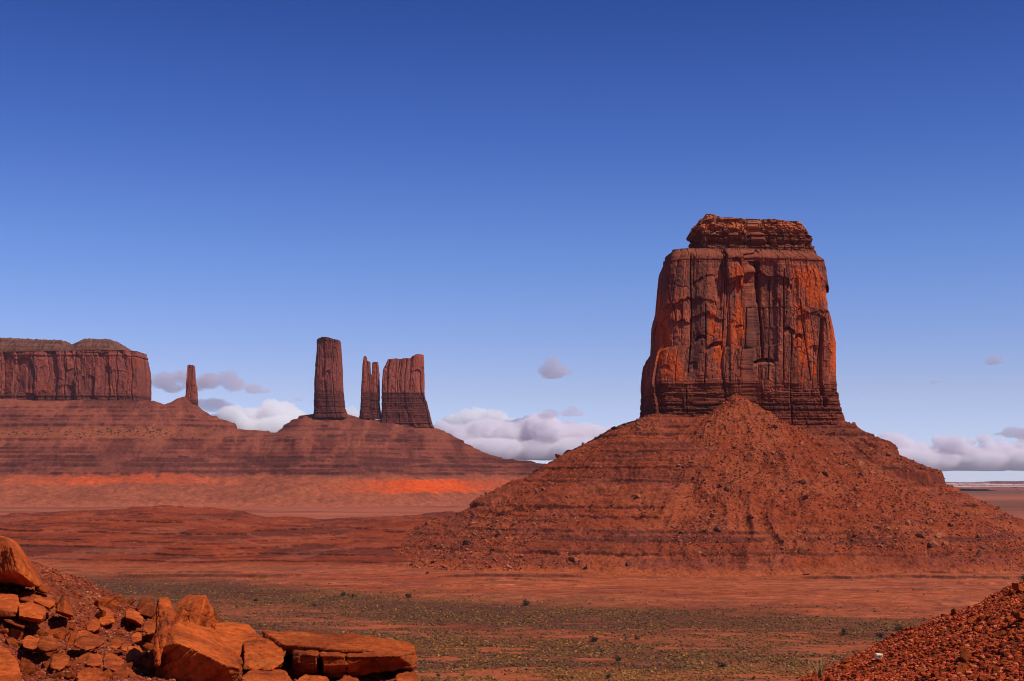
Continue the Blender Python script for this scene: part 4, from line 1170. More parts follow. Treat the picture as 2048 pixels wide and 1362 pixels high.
cut_rock("boulder", [[(486, 1282, 13.7), (520, 1274, 14.0), (556, 1280, 13.9), (570, 1288, 13.6), (573, 1302, 13.2), (566, 1326, 12.75), (545, 1340, 12.55), (487, 1337, 12.6), (487, 1300, 13.0), (560, 1345, 13.7), (490, 1345, 13.7)]],
         "fractured reddish block between the great slab and the long ledge", 35, 0.011, 0.018, (0.5, 0.2, 0.8), 0.016, 0.022)
cut_rock("rock", [[(484, 1356, 12.2), (504, 1340, 12.6), (536, 1336, 12.7), (570, 1342, 12.6), (584, 1360, 12.3), (580, 1385, 11.9), (490, 1390, 11.8), (578, 1385, 12.7), (490, 1385, 12.7)]],
         "lit triangular rock at the bottom edge under the fractured block", 36, 0.011, 0.014)
# the long ledge with its undercut front
top = [(522, 1260, 14.5), (610, 1263, 14.7), (700, 1268, 14.7), (790, 1280, 14.5), (818, 1288, 14.3), (833, 1294, 14.0), (831, 1306, 13.5), (796, 1304, 13.1), (740, 1302, 13.0), (680, 1300, 13.0), (620, 1294, 13.1), (570, 1290, 13.2),
       (534, 1292, 13.9), (575, 1308, 13.35), (690, 1316, 13.15), (800, 1318, 13.25), (830, 1316, 13.6), (824, 1318, 14.4), (540, 1300, 14.5)]
blk1 = [(587, 1304, 12.9), (612, 1306, 12.75), (633, 1310, 12.72), (636, 1330, 12.72), (634, 1350, 12.9), (594, 1350, 12.95), (582, 1322, 12.8), (590, 1298, 13.7), (632, 1300, 13.7), (632, 1345, 13.7), (592, 1345, 13.7)]
blk2 = [(642, 1311, 12.72), (664, 1308, 12.76), (689, 1312, 12.70), (692, 1330, 12.70), (690, 1353, 12.92), (652, 1354, 12.92), (645, 1332, 12.72), (642, 1300, 13.7), (690, 1301, 13.7), (690, 1348, 13.7), (650, 1348, 13.7)]
blk3 = [(695, 1312, 12.72), (740, 1312, 12.72), (800, 1312, 12.9), (829, 1304, 13.3), (835, 1316, 13.3), (832, 1334, 13.2), (784, 1341, 13.0), (700, 1352, 12.92), (695, 1332, 12.72), (695, 1300, 13.8), (822, 1300, 14.1), (815, 1332, 14.0), (700, 1345, 13.7)]
cut_rock("ledge", [top, blk1, blk2, blk3], "long flat-topped bright orange ledge, dark front split by cracks above a black undercut", 37, 0.011, 0.020, (0.02, 0.05, 1), 0.012, 0.010)
cut_rock("rock", [[(586, 1362, 12.5), (610, 1350, 12.75), (650, 1354, 12.8), (668, 1366, 12.5), (660, 1395, 12.1), (590, 1395, 12.1), (655, 1390, 13), (595, 1390, 13)]],
         "brown rock half hidden below the first block of the long ledge", 38, 0.012, 0.016)
cut_rock("rock", [[(664, 1366, 12.5), (690, 1352, 12.8), (716, 1358, 12.8), (724, 1372, 12.4), (715, 1395, 12.1), (668, 1395, 12.1), (716, 1390, 13)]],
         "low reddish rock in the shadow under the middle of the long ledge", 39, 0.012, 0.016)
cut_rock("rock", [[(790, 1352, 12.85), (808, 1343, 13.1), (828, 1344, 13.1), (836, 1358, 12.8), (828, 1385, 12.4), (792, 1388, 12.4), (830, 1380, 13.1)]],
         "small red rock beneath the overhanging right end of the long ledge", 40, 0.011, 0.016)

# ------------------------------------------------------------------ loose stones of the near rubble
def stone_set(n, seed, sub, flat, amp=0.05, npl=11):
    rg = np.random.default_rng(seed)
    out = []
    for k in range(n):
        p, f = polytope(rg, sub, npl, flat * rg.uniform(0.75, 1.25), 22, amp)
        out.append((p * np.array((1.0, rg.uniform(0.65, 0.95), 1.0)), f))
    return out

def scatter(name, pos, size, variants, seed, colors, mat, kind, label, cat, tilt=0.5, squash=None):
    """thousands of little stones as one object"""
    rg = np.random.default_rng(seed)
    P = []; Fc = []; C = []; off = 0
    vid = rg.integers(0, len(variants), len(pos))
    for v, (p, f) in enumerate(variants):
        m = np.where(vid == v)[0]
        if not len(m):
            continue
        a = rg.uniform(0, 2 * np.pi, len(m)); tx = rg.normal(0, tilt, len(m))
        ca, sa = np.cos(a), np.sin(a); ct, st_ = np.cos(tx), np.sin(tx)
        q = np.repeat(p[None], len(m), 0) * size[m][:, None, None]
        if squash is not None:
            q = q * np.array(squash)
        y = q[..., 1] * ct[:, None] - q[..., 2] * st_[:, None]; z = q[..., 1] * st_[:, None] + q[..., 2] * ct[:, None]
        x = q[..., 0] * ca[:, None] - y * sa[:, None]; y2 = q[..., 0] * sa[:, None] + y * ca[:, None]
        w = np.stack([x, y2, z], -1) + pos[m][:, None, :]
        n = p.shape[0]
        P.append(w.reshape(-1, 3)); Fc.append((f[None] + (np.arange(len(m)) * n)[:, None, None] + off).reshape(-1, f.shape[1]))
        cc = colors[rg.integers(0, len(colors), len(m))] * rg.uniform(0.75, 1.2, (len(m), 1))
        C.append(np.repeat(cc, n, 0)); off += n * len(m)
    me = mesh_np(name, np.concatenate(P), Fc, np.concatenate(C), False)
    o = add(name, me, mat)
    return tag(o, label, cat, None, kind)

STONE_COL = np.array([(0.34, 0.10, 0.05), (0.26, 0.075, 0.04), (0.42, 0.14, 0.06), (0.17, 0.060, 0.04), (0.30, 0.10, 0.06), (0.36, 0.085, 0.03), (0.48, 0.24, 0.13)])
rg = np.random.default_rng(77)
SMALL = stone_set(9, 31, 1, 0.7, 0.0)
BIGST = [mesh_np("stone", p, f, None, False) for p, f in stone_set(10, 32, 4, 0.72, 0.06)]

# left shelf: gravel as one mass, then the larger loose stones one by one
n = 60000
x = rg.uniform(-8.2, -0.75, n); Y = rg.uniform(11.4, 21, n)
keep = near_rel(x, Y) > -2.3
x, Y = x[keep], Y[keep]
sz = 0.006 + 0.030 * rg.random(len(x)) ** 4
scatter("gravel", np.stack([x, Y, near_rel(x, Y) + CZ + sz * 0.2], -1), sz, SMALL, 78, STONE_COL, M_PEBBLE, "stuff", "red gravel between the rocks of the rubble shelf", "gravel")

def place_stones(meshes, name, label, cat, group, mat, pts, seed, tilt=0.35):
    rg = np.random.default_rng(seed)
    for me in meshes:
        if not me.materials:
            me.materials.append(mat)
    proto = [bpy.data.objects.new(name, me) for me in meshes]
    for k, (px_, py_, pz_, s) in enumerate(pts):
        o = proto[k % len(proto)].copy()
        o.name = name
        COL.objects.link(o)
        o.location = (px_, py_, pz_ + s * 0.22)
        o.rotation_euler = (rg.normal(0, tilt), rg.normal(0, tilt), rg.uniform(0, 6.28))
        o.scale = (s * rg.uniform(0.85, 1.3), s * rg.uniform(0.8, 1.1), s * rg.uniform(0.7, 1.1))
        tag(o, label, cat, group)
    for p in proto:
        bpy.data.objects.remove(p)

pts = []
for k in range(150):
    a, b = rg.uniform(-5, 480), rg.uniform(1205, 1362)
    if a > 320 and b > 1262: continue
    g = ray_near(a, b)
    if g is None or near_rel(np.array(g[0]), np.array(g[1])) < -2.2: continue
    pts.append((*g, float(rg.uniform(0.03, 0.10) * (1.0 if rg.random() < 0.8 else 1.5))))
place_stones(BIGST, "stone", "loose angular red stone lying on the gravel among the larger rocks of the rubble shelf", "stone", "loose stones on the rubble shelf", M_ROCK, pts, 80)

# ------------------------------------------------------------------ scree of the right-hand slope
n = 330000
x = rg.uniform(0.8, 15.0, n); Y = rg.uniform(10.5, 31, n)
h = near_rel(x, Y)
px_, py_ = proj(x, Y, h + CZ)
keep = (px_ > 1480) & (px_ < 2500) & (py_ > 1120) & (py_ < 1420)
x, Y, h = x[keep], Y[keep], h[keep]
sz = 0.010 + 0.040 * rg.random(len(x)) ** 3.5
print('scree', len(x))
scatter("scree", np.stack([x, Y, h + CZ + sz * 0.25], -1), sz, stone_set(16, 33, 1, 0.6, 0.0, 7), 81, STONE_COL * np.array((1.38, 1.05, 0.80)), M_PEBBLE, "stuff",
        "dark red scree covering the slope in the lower right corner", "scree", 0.45)

def slope_pts(n, lo, hi, x0, y0, x1, y1, test=None):
    out = []
    while len(out) < n:
        a, b = rg.uniform(x0, x1), rg.uniform(y0, y1)
        g = ray_near(a, b)
        if g is None or g[1] > 29: continue
        if test and not test(a, b, g): continue
        out.append((*g, float(rg.uniform(lo, hi) * (1 + 0.9 * (rg.random() < 0.12)))))
    return out
place_stones(BIGST, "scree_stone", "flat broken red stone lying on the dark red scree slope in the lower right corner", "stone", "larger stones on the scree slope", M_ROCK,
             slope_pts(240, 0.024, 0.050, 1560, 1150, 2060, 1365, lambda a, b, g: g[0] > 2.0), 82, 0.45)
for k, (a, b, s, lab) in enumerate([(1757, 1322, 9.5, "small cream white stone lying alone on the dark red scree"),
                                    (2036, 1188, 13, "pale tan flat rock near the top of the scree at the right edge"),
                                    (2040, 1246, 12, "tan split stone at the right edge halfway down the scree")]):
    g = ray_near(a, b)
    s = s / F * g[1]
    p, f = polytope(np.random.default_rng(900 + k), 4, 9, 0.7, 18, 0.04)
    me = mesh_np("pale_stone", p * s, f)
    o = add("pale_stone", me, M_PALE if k in (0, 3) else M_ROCK, loc=(g[0], g[1], g[2] + s * 1.0))
    o.rotation_euler = (0.2, 0.15, k)
    tag(o, lab, "stone")

# ------------------------------------------------------------------ boulders and rubble on the talus of the big butte
def ray_talus(px, py):
    Y = np.arange(1330.0, 1900, 1.0)
    x, y, z = at(np.full(Y.shape, px), np.full(Y.shape, py), Y)
    h = np.concatenate([talus_z(x[None], Y[None])[0][0]])
    k = np.argmax(z < h)
    return float(x[k]), float(Y[k]), float(h[k])

n = 110000
x = rg.uniform(BX - 430, BX + 470, n); Y = rg.uniform(BY - 430, BY + 60, n)
z, st, cone, d = talus_z(x[None], Y[None]); z, st, cone, d = z[0], st[0], cone[0], d[0]
xx, yy = x - BX, Y - BY
dens = 0.22 + 0.60 * cone + 0.45 * sm(-20, 140, xx) + 0.55 * fbm(xx / 45, yy / 45, 4, 601) + 0.75 * fbm(np.arctan2(yy, xx) * 11, d / 150, 3, 603) + 0.5 * fbm(xx / 13, yy / 13, 2, 602) + 0.25 * sm(60, 10, z) - 0.5 * st
keep = (rg.random(n) < np.clip(dens, 0.02, 1)) & (d > 3) & (z > 0.5)
x, Y, z, d = x[keep], Y[keep], z[keep], d[keep]
sz = 0.40 + 1.5 * rg.random(len(x)) ** 3.2
TAL_COL = np.array([(0.36, 0.12, 0.060), (0.27, 0.085, 0.045), (0.44, 0.16, 0.085), (0.14, 0.055, 0.04), (0.54, 0.22, 0.12), (0.34, 0.10, 0.045), (0.18, 0.07, 0.05)])
big = np.argsort(-(sz + 0.8 * rg.random(len(sz))))[:240]
rest = np.setdiff1d(np.arange(len(sz)), big)
scatter("rubble", np.stack([x, Y, z + sz * 0.15], -1)[rest], sz[rest], stone_set(12, 34, 1, 0.8, 0.0, 7), 83, TAL_COL, M_STONE, "stuff", "reddish rubble strewn over the cone of the big butte", "rubble")
BOUL = [mesh_np("boulder", p, f, None, False) for p, f in stone_set(9, 35, 3, 0.75, 0.05)]
place_stones(BOUL, "boulder", "loose reddish boulder among the rubble on the cone below the huge butte", "boulder", "boulders on the talus of the big butte", M_BOULDER,
             [(float(x[i]), float(Y[i]), float(z[i]), float(sz[i] * 1.0 + 0.8 + 2.4 * rg.random() ** 3)) for i in big], 84, 0.4)
for k, (a, b, s, lab) in enumerate([
        (1411, 1041, (6.0, 4.0, 3.4), "large tilted pale red boulder low on the middle of the butte's rubble cone"),
        (1866, 1094, (6.5, 4.5, 4.4), "large wedge boulder on the right foot of the butte, lower of a close pair"),
        (1876, 1075, (7.0, 4.0, 2.4), "flat dark-bottomed boulder just above the large wedge boulder on the right foot"),
        (1259, 1131, (4.6, 3.2, 3.0), "orange block standing where the rubble cone meets the plain"),
        (1148, 1119, (7.5, 4.0, 2.0), "long flat slab lying at the left foot of the rubble cone"),
        (1117, 914, (4.2, 3.4, 2.8), "boulder perched on the skyline of the butte's left slope"),
        (1603, 1108, (3.2, 2.6, 4.0), "dark upright boulder low on the cone right of its middle"),
        (1967, 1099, (5.0, 3.6, 3.2), "rounded boulder on the far right foot of the butte"),
        (1276, 996, (5.2, 3.2, 2.4), "pale flat boulder above the dark thin-bedded outcrop on the left slope"),
        (1612, 998, (5.0, 3.4, 3.0), "bright orange block high on the right flank of the rubble cone"),
        (1176, 1137, (2.6, 2.2, 2.4), "dark cube-like boulder alone on the plain's edge left of the orange block"),
        (1614, 1150, (4.6, 2.6, 1.9), "dark low rock on the bare plain under the upright boulder")]):
    g = ray_talus(a, b) if k != 11 else (float(at(a, b, 1318)[0]), 1318.0, 0.5)
    p, f = polytope(np.random.default_rng(700 + k), 4, 8, 1.0, 30, 0.04)
    o = add("boulder", mesh_np("boulder", p * np.array(s), f), M_BOULDER, loc=(g[0], g[1] + 1, g[2] + s[2] * 0.35))
    o.rotation_euler = (0.15, -0.18, 0.5 * k)
    tag(o, lab, "boulder")

# rubble on the ledges of the low bench
n = 9000
x = rg.uniform(-760, 60, n); Y = rg.uniform(1440, 2050, n)
z = bench_z(x[None], Y[None])[0][0]
keep = (z > 1) & (rg.random(n) < np.clip(0.35 + 1.1 * fbm(x / 60, Y / 50, 4, 611), 0.03, 1)) & (x < (Y * -0.02 + 20))
x, Y, z = x[keep], Y[keep], z[keep]
sz = 0.3 + 0.9 * rg.random(len(x)) ** 3
scatter("rubble", np.stack([x, Y, z + sz * 0.15], -1), sz, SMALL, 85, TAL_COL, M_STONE, "stuff", "scattered small rocks on the low layered bench", "rubble")

# ------------------------------------------------------------------ plants
def leaf_clump(rg, n, leaf, flat=0.75, stems=5):
    """a rounded bush of many little leaf faces on short stems, unit half width"""
    P = []; Fq = []
    lob = rg.normal(0, 0.36, (6, 3)); lob[:, 2] = np.abs(lob[:, 2]) * flat + 0.30
    for k in range(n):
        c = lob[rg.integers(6)] + rg.normal(0, 0.24, 3) * np.array((1, 1, flat))
        c[2] = abs(c[2])
        a = rg.normal(size=3); a /= np.linalg.norm(a); b = np.cross(a, rg.normal(size=3)); b /= np.linalg.norm(b)
        i = len(P); l = leaf * rg.uniform(0.6, 1.4)
        P += [c - a * l, c + b * l * 0.5, c + a * l, c - b * l * 0.5]; Fq.append((i, i + 1, i + 2, i + 3))
    for k in range(stems):
        t = rg.normal(0, 0.4, 3); t[2] = 0.6
        i = len(P); w = np.array((0.03, 0.02, 0))
        P += [-w, w, t + w * 0.4, t - w * 0.4]; Fq.append((i, i + 1, i + 2, i + 3))
    return np.array(P), np.array(Fq)

def clump_mesh(name, rg, n, leaf, c0, c1, flat=0.75):
    p, f = leaf_clump(rg, n, leaf, flat)
    c = mixc(np.array(c0), np.array(c1), rg.random(len(p) // 4).repeat(4)) / GRADE
    return mesh_np(name, p, f, c)

# scrub over the near plain: one mass, the nearest clumps one by one
n = 480000
Y = 1 / rg.uniform(1 / 1330.0, 1 / 560.0, n); x = rg.uniform(-0.46, 0.46, n) * Y
z = plain_z(x, Y)
px_, py_ = proj(x, Y, z)
n1 = fbm(x / 60, Y / 34, 4, 21); n2 = fbm(x / 17, Y / 11, 4, 22); n3 = fbm(x / 260, Y / 55, 4, 23)
den, ol, q = veg(px_, py_, n1, n2, n3)
bare = sm(0.58, 0.72, fbm(x / 40, Y / 14, 3, 28)) * sm(10, 60, q)
keep = (rg.random(n) < np.clip(den * 0.80 + 0.45 * n2 * (den > 0.1) + 0.25 * n1 * (den > 0.1), 0.016, 1) * (1 - 0.9 * bare)) & (np.abs(px_ - 1024) < 1260) & (py_ < 1385)
x, Y, z, ol, py_ = x[keep], Y[keep], z[keep], ol[keep], py_[keep]
sz = 0.20 + 0.72 * rg.random(len(x)) ** 4.5
print("scrub", len(x))
near = np.argsort(Y - sz * 60 + 1e4 * (np.abs(x / Y) > 0.36))[:280]
rest = np.setdiff1d(np.arange(len(x)), near)
def tufts(k, seed):
    r_ = np.random.default_rng(seed); out = []
    for _ in range(k):
        v, f = ICO[1]
        p = v * r_.uniform(0.45, 1.25, (len(v), 1)); p[:, 2] = np.maximum(p[:, 2], -0.3) * r_.uniform(0.6, 0.9)
        out.append((p, f))
    return out
isol = rg.random(len(rest)) < 0.34 + 0.62 * ol[rest]
P3 = np.stack([x, Y, z + sz * 0.2], -1)
for m, nm, cc, lab in ((isol, "dry_grass", np.array([(0.30, 0.125, 0.030), (0.24, 0.098, 0.025), (0.37, 0.150, 0.034), (0.17, 0.070, 0.022), (0.26, 0.118, 0.042), (0.21, 0.068, 0.022)]), "straw coloured dry grass tufts over the near plain"),
                       (~isol, "scrub", np.array([(0.090, 0.050, 0.022), (0.055, 0.032, 0.015), (0.14, 0.074, 0.030), (0.18, 0.105, 0.05), (0.10, 0.038, 0.016), (0.07, 0.052, 0.026)]), "low grey green scrub over the near plain")):
    i = rest[m]
    scatter(nm, P3[i], sz[i], tufts(8, 91), 92, cc / GRADE, M_LEAF, "stuff", lab, nm.replace("_", " "), 0.1)
SAGE = [clump_mesh("sagebrush", np.random.default_rng(120 + k), 110, 0.17, (0.07, 0.058, 0.034), (0.15, 0.11, 0.052), 0.6) for k in range(6)]
def place_plants(meshes, name, label, cat, group, pts, seed):
    r_ = np.random.default_rng(seed)
    for me in meshes:
        if not me.materials: me.materials.append(M_LEAF)
    proto = [bpy.data.objects.new(name, me) for me in meshes]
    for k, (a, b, c, s) in enumerate(pts):
        o = proto[k % len(proto)].copy(); o.name = name
        COL.objects.link(o)
        o.location = (a, b, c); o.rotation_euler = (0, 0, r_.uniform(0, 6.28)); o.scale = (s * r_.uniform(0.9, 1.2), s, s * r_.uniform(0.8, 1.1))
        tag(o, label, cat, group)
    for p in proto: bpy.data.objects.remove(p)
place_plants(SAGE, "sagebrush", "small olive sagebrush clump at the near edge of the scrub plain", "bush", "sagebrush on the near plain",
             [(float(x[i]), float(Y[i]), float(z[i]), float(sz[i] * 1.25)) for i in near], 121)

def plain_pt(px, py):
    Y = np.arange(540.0, 1420, 1.0)
    a, b, c = at(np.full(Y.shape, px), np.full(Y.shape, py), Y)
    h = plain_z(a, Y); k = np.argmax(c < h)
    return float(a[k]), float(Y[k]), float(h[k])
DARK = [(690, 1192, 7, "dark round bush, left of a close pair on the scrub line above the long ledge"), (706, 1194, 5, "smaller dark bush, right of a close pair on the scrub line"),
        (817, 1197, 8, "tall dark bush at the edge of the scrub, well right of the close pair"), (1052, 1211, 9, "lone dark bush where the scrub line meets the bare red flat, mid picture"),
        (1187, 1284, 11, "large dark green bush with a shadow in the middle of the scrub plain"), (1238, 1323, 9, "ragged dark bush below and right of the large dark green bush"),
        (1275, 1280, 6, "small dark bush beside red bare patches, right of the large dark green bush"), (1447, 1335, 9, "dark green bush near the bottom, halfway to the scree slope"),
        (1688, 1271, 9, "round dark bush on the plain, left of the pair nearest the scree"), (1758, 1276, 9, "round dark green bush just above the edge of the scree"),
        (1215, 1358, 8, "half cut dark bush at the bottom edge below the ragged one"), (1122, 1358, 6, "small dark bush at the bottom edge, left of the half cut one"),
        (877, 1354, 6, "dark bush at the bottom right of the long ledge"), (628, 1213, 5, "small dark bush in the scrub above the middle of the long ledge"), (511, 1203, 5, "small dark bush beside an orange bare spot behind the domed boulder"),
        (1798, 1262, 9, "wide low dark bush peeping over the edge of the scree"), (855, 1148, 4, "tiny dark bush on the bare red flat left of the rubble cone")]
for k, (a, b, r_, lab) in enumerate(DARK):
    g = plain_pt(a, b)
    s = r_ / F * g[1] * 1.05
    me = clump_mesh("bush", np.random.default_rng(140 + k), 420, 0.11, (0.022, 0.026, 0.016), (0.055, 0.055, 0.030), 0.8)
    o = add("bush", me, M_LEAF, loc=g); o.scale = (s, s, s * 1.05)
    tag(o, lab, "bush")

# junipers on the pale shelf under the long mesa
JUN = [clump_mesh("juniper", np.random.default_rng(170 + k), 60, 0.3, (0.035, 0.038, 0.024), (0.07, 0.065, 0.04), 0.85) for k in range(4)]
pts = []
cand = [(rg.uniform(0, 470), 0) for _ in range(900)]
for a, _ in cand:
    b = np.interp(a, [0, 120, 260, 330, 470], [868, 866, 858, 862, 888]) + rg.normal(0, 4) + abs(rg.normal(0, 6)) * (a > 150)
    if rg.random() > np.interp(a, [0, 60, 110, 200, 300, 340, 400, 470], [0.6, 0.7, 0.35, 0.9, 1.0, 0.5, 0.3, 0.2]): continue
    Y = np.arange(FY - 900, FY, 6.0)
    xx, yy, zz = at(np.full(Y.shape, a), np.full(Y.shape, b), Y)
    h = far_z(xx[None], Y[None])[0][0]; k = np.argmax(zz < h)
    if zz[k] < h[k]: pts.append((float(xx[k]), float(Y[k]), float(h[k]) - 0.5, float(rg.uniform(2.2, 4.8))))
    if len(pts) >= 190: break
place_plants(JUN, "juniper", "tiny dark juniper on the pale shelf below the long mesa", "bush", "junipers on the shelf under the mesa", pts, 171)

# dry grass on the ledge, twigs on the scree
M_GRASS = earth_mat("dry_grass", 20.0, 0.3)
def grass_tuft(loc, s, seed, nb, label, name="grass_tuft", spread=0.5, cat="grass"):
    r_ = np.random.default_rng(seed); P = []; Fq = []; C = []
    for k in range(nb):
        a = r_.uniform(0, 6.28); l = s * r_.uniform(0.5, 1.0); w = s * 0.018 * r_.uniform(0.7, 1.4)
        lean = spread * r_.uniform(0.1, 1.0); u = np.array((np.cos(a), np.sin(a), 0)); side = np.array((-np.sin(a), np.cos(a), 0)) * w
        b0 = u * r_.uniform(0, 0.12) * s
        pr = None
        col = np.array((0.40, 0.24, 0.09)) * r_.uniform(0.6, 1.2)
        for t in (0, 0.4, 0.75, 1.0):
            c = b0 + u * lean * l * t ** 1.7 + np.array((0, 0, l * t * (1 - 0.25 * lean * t)))
            i = len(P); ww = side * (1 - 0.8 * t); P += [c - ww, c + ww]; C += [col, col]
            if pr is not None: Fq.append((pr, pr + 1, i + 1, i))
            pr = i
    me = mesh_np(name, np.array(P), np.array(Fq), np.array(C) / GRADE)
    return tag(add(name, me, M_GRASS, loc=loc), label, cat)
for k, (a, b, Yt, s, lab) in enumerate([(649, 1272, 14.0, 0.05, "pale dry grass tuft on top of the long ledge, left of two"), (676, 1271, 14.0, 0.06, "pale dry grass tuft on top of the long ledge, right of two"),
                                       (832, 1296, 13.8, 0.06, "thin dry grass sticking out at the right tip of the long ledge")]):
    X0, Y0, Z0 = at(a, b, Yt)
    grass_tuft((float(X0), float(Y0), float(Z0) - 0.015), s, 200 + k, 45, lab)
for k, (a, b, s, nb, lab) in enumerate([(1612, 1340, 0.32, 7, "few tall dry twigs standing at the top of the scree's lower end"), (1558, 1366, 0.40, 26, "clump of dry twiggy stalks at the bottom edge, left end of the scree"),
                                        (1590, 1362, 0.22, 30, "low dry grass clump beside the twiggy stalks at the scree's end"), (1640, 1335, 0.12, 20, "short dry grass between the twigs and the scree stones")]):
    g = ray_near(a, min(b, 1361)) or ray_near(1640, 1358)
    grass_tuft((g[0], g[1], g[2] - 0.02), s, 220 + k, nb, lab, "dry_twigs" if k < 2 else "grass_tuft", 0.6, "dry plant")
g = ray_near(2040, 1170) or ray_near(2040, 1185) or ray_near(2040, 1205)
me = clump_mesh("bush", np.random.default_rng(260), 700, 0.06, (0.03, 0.03, 0.018), (0.07, 0.06, 0.03), 0.9)
o = add("bush", me, M_LEAF, loc=(g[0] + 0.12, g[1], g[2])); o.scale = (0.16, 0.16, 0.2)
tag(o, "dark bush at the right edge on the crest of the scree slope", "bush")

# ------------------------------------------------------------------ clouds, far beyond the haze
CD = 120000.0
def cloud_mat(name, dens, col=(1, 1, 1)):
    m = bpy.data.materials.new(name); m.use_nodes = True
    t = m.node_tree; t.nodes.remove(t.nodes["Principled BSDF"])
    v = t.nodes.new("ShaderNodeVolumePrincipled")
    v.inputs["Color"].default_value = (*col, 1)
    v.inputs["Density"].default_value = dens
    v.inputs["Anisotropy"].default_value = 0.0
    t.links.new(v.outputs[0], t.nodes["Material Output"].inputs["Volume"])
    return m
M_CLOUD = cloud_mat("cloud_white", 0.0013, (1.0, 0.985, 0.99))
M_BANK = cloud_mat("cloud_bank", 0.0016, (0.955, 0.915, 0.95))
M_CLOUDT = cloud_mat("cloud_thin", 0.0007, (0.82, 0.72, 0.80))

def cloud(blobs, label, seed, mat, D=CD, voxel=2.2, amp=5.5, flat_y=None):
    """blobs: (px, py, radius px [, squash]); puffs are joined into one closed skin and billowed"""
    k = D / F / CA
    ox, oy, oz = (float(q) for q in at(blobs[0][0], blobs[0][1], D))
    bm = bmesh.new()
    r_ = np.random.default_rng(seed)
    for b in blobs:
        X0, Y0, Z0 = (float(q) for q in at(b[0], b[1], D))
        sq = b[3] if len(b) > 3 else 0.7
        R = b[2] * k
        mtx = Matrix.Translation((X0 - ox, Y0 - oy + r_.normal(0, R * 0.5), Z0 - oz)) @ Matrix.Diagonal((R, R * 1.1, R * sq, 1))
        bmesh.ops.create_icosphere(bm, subdivisions=3, radius=1.0, matrix=mtx)
    co, nr, fs, ed = remeshed(bm, voxel * k)
    q = co / k
    d = fbm3(q + seed * 31, 1 / 26.0, 3, seed) * amp * 1.2 + np.abs(fbm3(q + seed * 17, 1 / 11.0, 3, seed + 1)) * amp * 0.9 + np.abs(fbm3(q, 1 / 4.5, 3, seed + 2)) * amp * 0.55 - amp * 0.4
    co = co + nr * (d * k)[:, None] * np.array((1, 1, 0.8))
    if flat_y is not None:
        zf = float(zat(flat_y, D)) - oz
        co[:, 2] = np.where(co[:, 2] < zf, zf + (co[:, 2] - zf) * 0.25, co[:, 2])
    me = mesh_np("cloud", co, fs, None, True)
    return tag(add("cloud", me, mat, loc=(ox, oy, oz)), label, "cloud")

def puffs(seed, n, x0, x1, top, base, r0=6, r1=22, sq=0.75):
    """many uneven puffs under an outline: top = [(px, py)]"""
    r_ = np.random.default_rng(seed); out = []
    tx = [t[0] for t in top]; ty = [t[1] for t in top]
    for k in range(n):
        a = r_.uniform(x0, x1); t = np.interp(a, tx, ty); r = r0 + (r1 - r0) * r_.random() ** 1.8
        r = min(r, max(4.0, (base - t) * 0.55))
        b = t + r * sq + (base - t - r * sq) * r_.random() ** 1.5 * 0.9
        out.append((a, b, r, sq * r_.uniform(0.75, 1.1)))
    return out

cloud([(330, 762, 26, .7), (360, 752, 24, .6), (385, 768, 24, .6), (420, 762, 26, .65), (455, 758, 22, .8), (470, 768, 24, .6), (505, 776, 20, .5), (530, 782, 13, .4), (345, 775, 22, .4)],
      "flat grey mauve cloud stretching behind the lone rock spire", 11, M_CLOUDT, flat_y=786)
cloud([(400, 806, 20, .5), (425, 808, 24, .5), (450, 812, 14, .4)], "small dim grey cloud low behind the spire's right slope", 12, M_CLOUDT)
cloud([(440, 840, 30, .6), (475, 836, 30, .7), (510, 840, 34, .8), (545, 828, 32, .9), (568, 822, 26, .9), (590, 838, 28, .7), (620, 846, 26, .6), (500, 860, 50, .5), (560, 862, 60, .5), (660, 850, 30, .5), (700, 836, 24, .8), (716, 842, 18, .8)] + puffs(63, 50, 420, 640, [(420, 828), (460, 812), (500, 816), (530, 806), (560, 798), (585, 812), (610, 826), (640, 838)], 868, 5, 17),
      "bright white cumulus rising behind the ridge between the spire and the tall tower", 13, M_CLOUD, flat_y=880)
cloud([(598, 799, 9, .4), (588, 801, 6, .4)], "tiny grey wisp above the bright cumulus left of the tall tower", 14, M_CLOUDT, voxel=1.2, amp=2)
cloud([(905, 846, 24, .7), (935, 840, 28, .8), (962, 836, 28, .8), (990, 840, 26, .8), (1012, 848, 22, .6), (950, 856, 40, .5)] + puffs(64, 30, 900, 1018, [(900, 838), (930, 826), (962, 820), (1000, 828), (1018, 840)], 860, 4, 13), "brilliant white cloud top above the grey bank, right of the broad butte", 15, M_CLOUD, D=CD + 9000)
cloud([(885, 862, 24, .7), (920, 876, 40, .6), (965, 866, 44, .7), (1010, 872, 46, .7), (1055, 858, 40, .7), (1090, 866, 44, .7), (1130, 870, 48, .6), (1175, 872, 46, .5), (1220, 876, 40, .5), (1000, 900, 60, .4), (1080, 900, 70, .4), (1160, 902, 70, .4), (950, 896, 50, .4), (1250, 890, 50, .5), (1095, 832, 18, .7), (1068, 836, 14, .6)] + puffs(61, 90, 872, 1250, [(870, 866), (900, 846), (960, 838), (1010, 850), (1060, 836), (1095, 826), (1130, 846), (1200, 848), (1250, 856)], 912),
      "long grey lilac cloud bank between the broad butte and the huge butte", 16, M_BANK, flat_y=918)
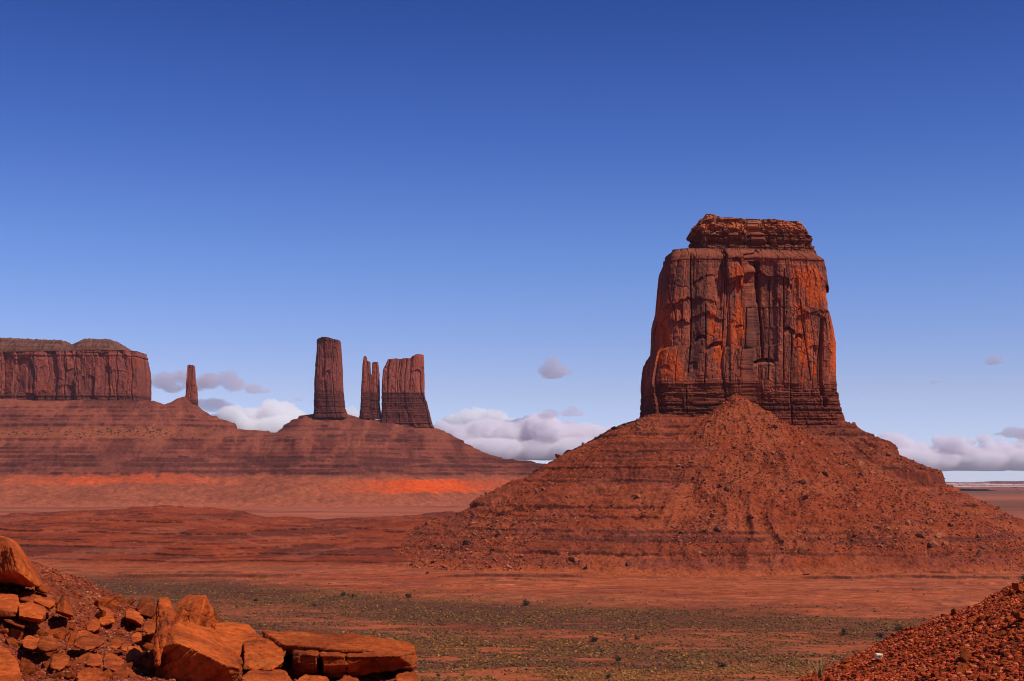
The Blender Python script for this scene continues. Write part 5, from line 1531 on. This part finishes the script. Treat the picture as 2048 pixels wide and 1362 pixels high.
cloud([(1098, 828, 14, .7), (1110, 826, 10, .7), (1085, 832, 10, .6)], "little grey puff on the cloud bank, left of its twin", 21, M_CLOUDT, D=CD - 6000, voxel=1.5, amp=3)
cloud([(1132, 826, 13, .7), (1145, 822, 12, .9), (1158, 828, 11, .5)], "little grey puff hanging over the cloud bank, nearest the huge butte's slope", 17, M_CLOUDT, voxel=1.5, amp=3, flat_y=832)
cloud([(1088, 742, 15, .7), (1103, 730, 16, 1.0), (1120, 740, 18, .8), (1134, 746, 12, .6), (1108, 748, 26, .35)], "small mauve cumulus alone in the open sky left of the huge butte", 18, M_CLOUDT, voxel=1.6, amp=4, flat_y=755)
cloud([(1800, 920, 70, .35), (1880, 922, 80, .32), (1970, 922, 80, .32), (2060, 922, 80, .32), (1740, 912, 40, .5), (2110, 915, 60, .5)] + puffs(62, 130, 1715, 2130, [(1715, 880), (1745, 864), (1775, 858), (1805, 872), (1850, 878), (1885, 866), (1925, 874), (1965, 868), (2010, 874), (2050, 866), (2130, 872)], 932, 6, 26),
      "long grey pink cloud bank low on the horizon right of the huge butte", 19, M_BANK, flat_y=940)
cloud([(2000, 868, 14, .3), (2030, 864, 20, .5), (2060, 866, 26, .5), (1988, 869, 9, .25)], "thin dark cloud streak above the right bank at the picture's right edge", 20, M_CLOUDT, D=CD - 6000, voxel=2, amp=3)
cloud([(1980, 720, 10, .8), (1990, 718, 11, .8), (2002, 722, 9, .6), (1988, 725, 17, .3)], "small pinkish puff high at the right, alone above the horizon bank", 22, M_CLOUDT, voxel=1.3, amp=3, flat_y=729)
cloud([(1866, 765, 8, .3), (1876, 764, 6, .3)], "very faint wisp between the huge butte and the high pinkish puff", 23, M_CLOUDT, voxel=1.0, amp=1.2)

# ------------------------------------------------------------------ haze
def build_haze():
    bm = bmesh.new()
    bmesh.ops.create_cube(bm, size=1.0)
    me = bpy.data.meshes.new("haze"); bm.to_mesh(me); bm.free()
    o = add("haze", me, cloud_mat("haze_air", 0.6e-5, (0.80, 0.86, 1.0)))
    o.scale = (170000, 90000, 760); o.location = (0, 25000, 760 / 2 - 10)
    tag(o, "thin blue haze filling the valley", "haze", None, "stuff")
build_haze()
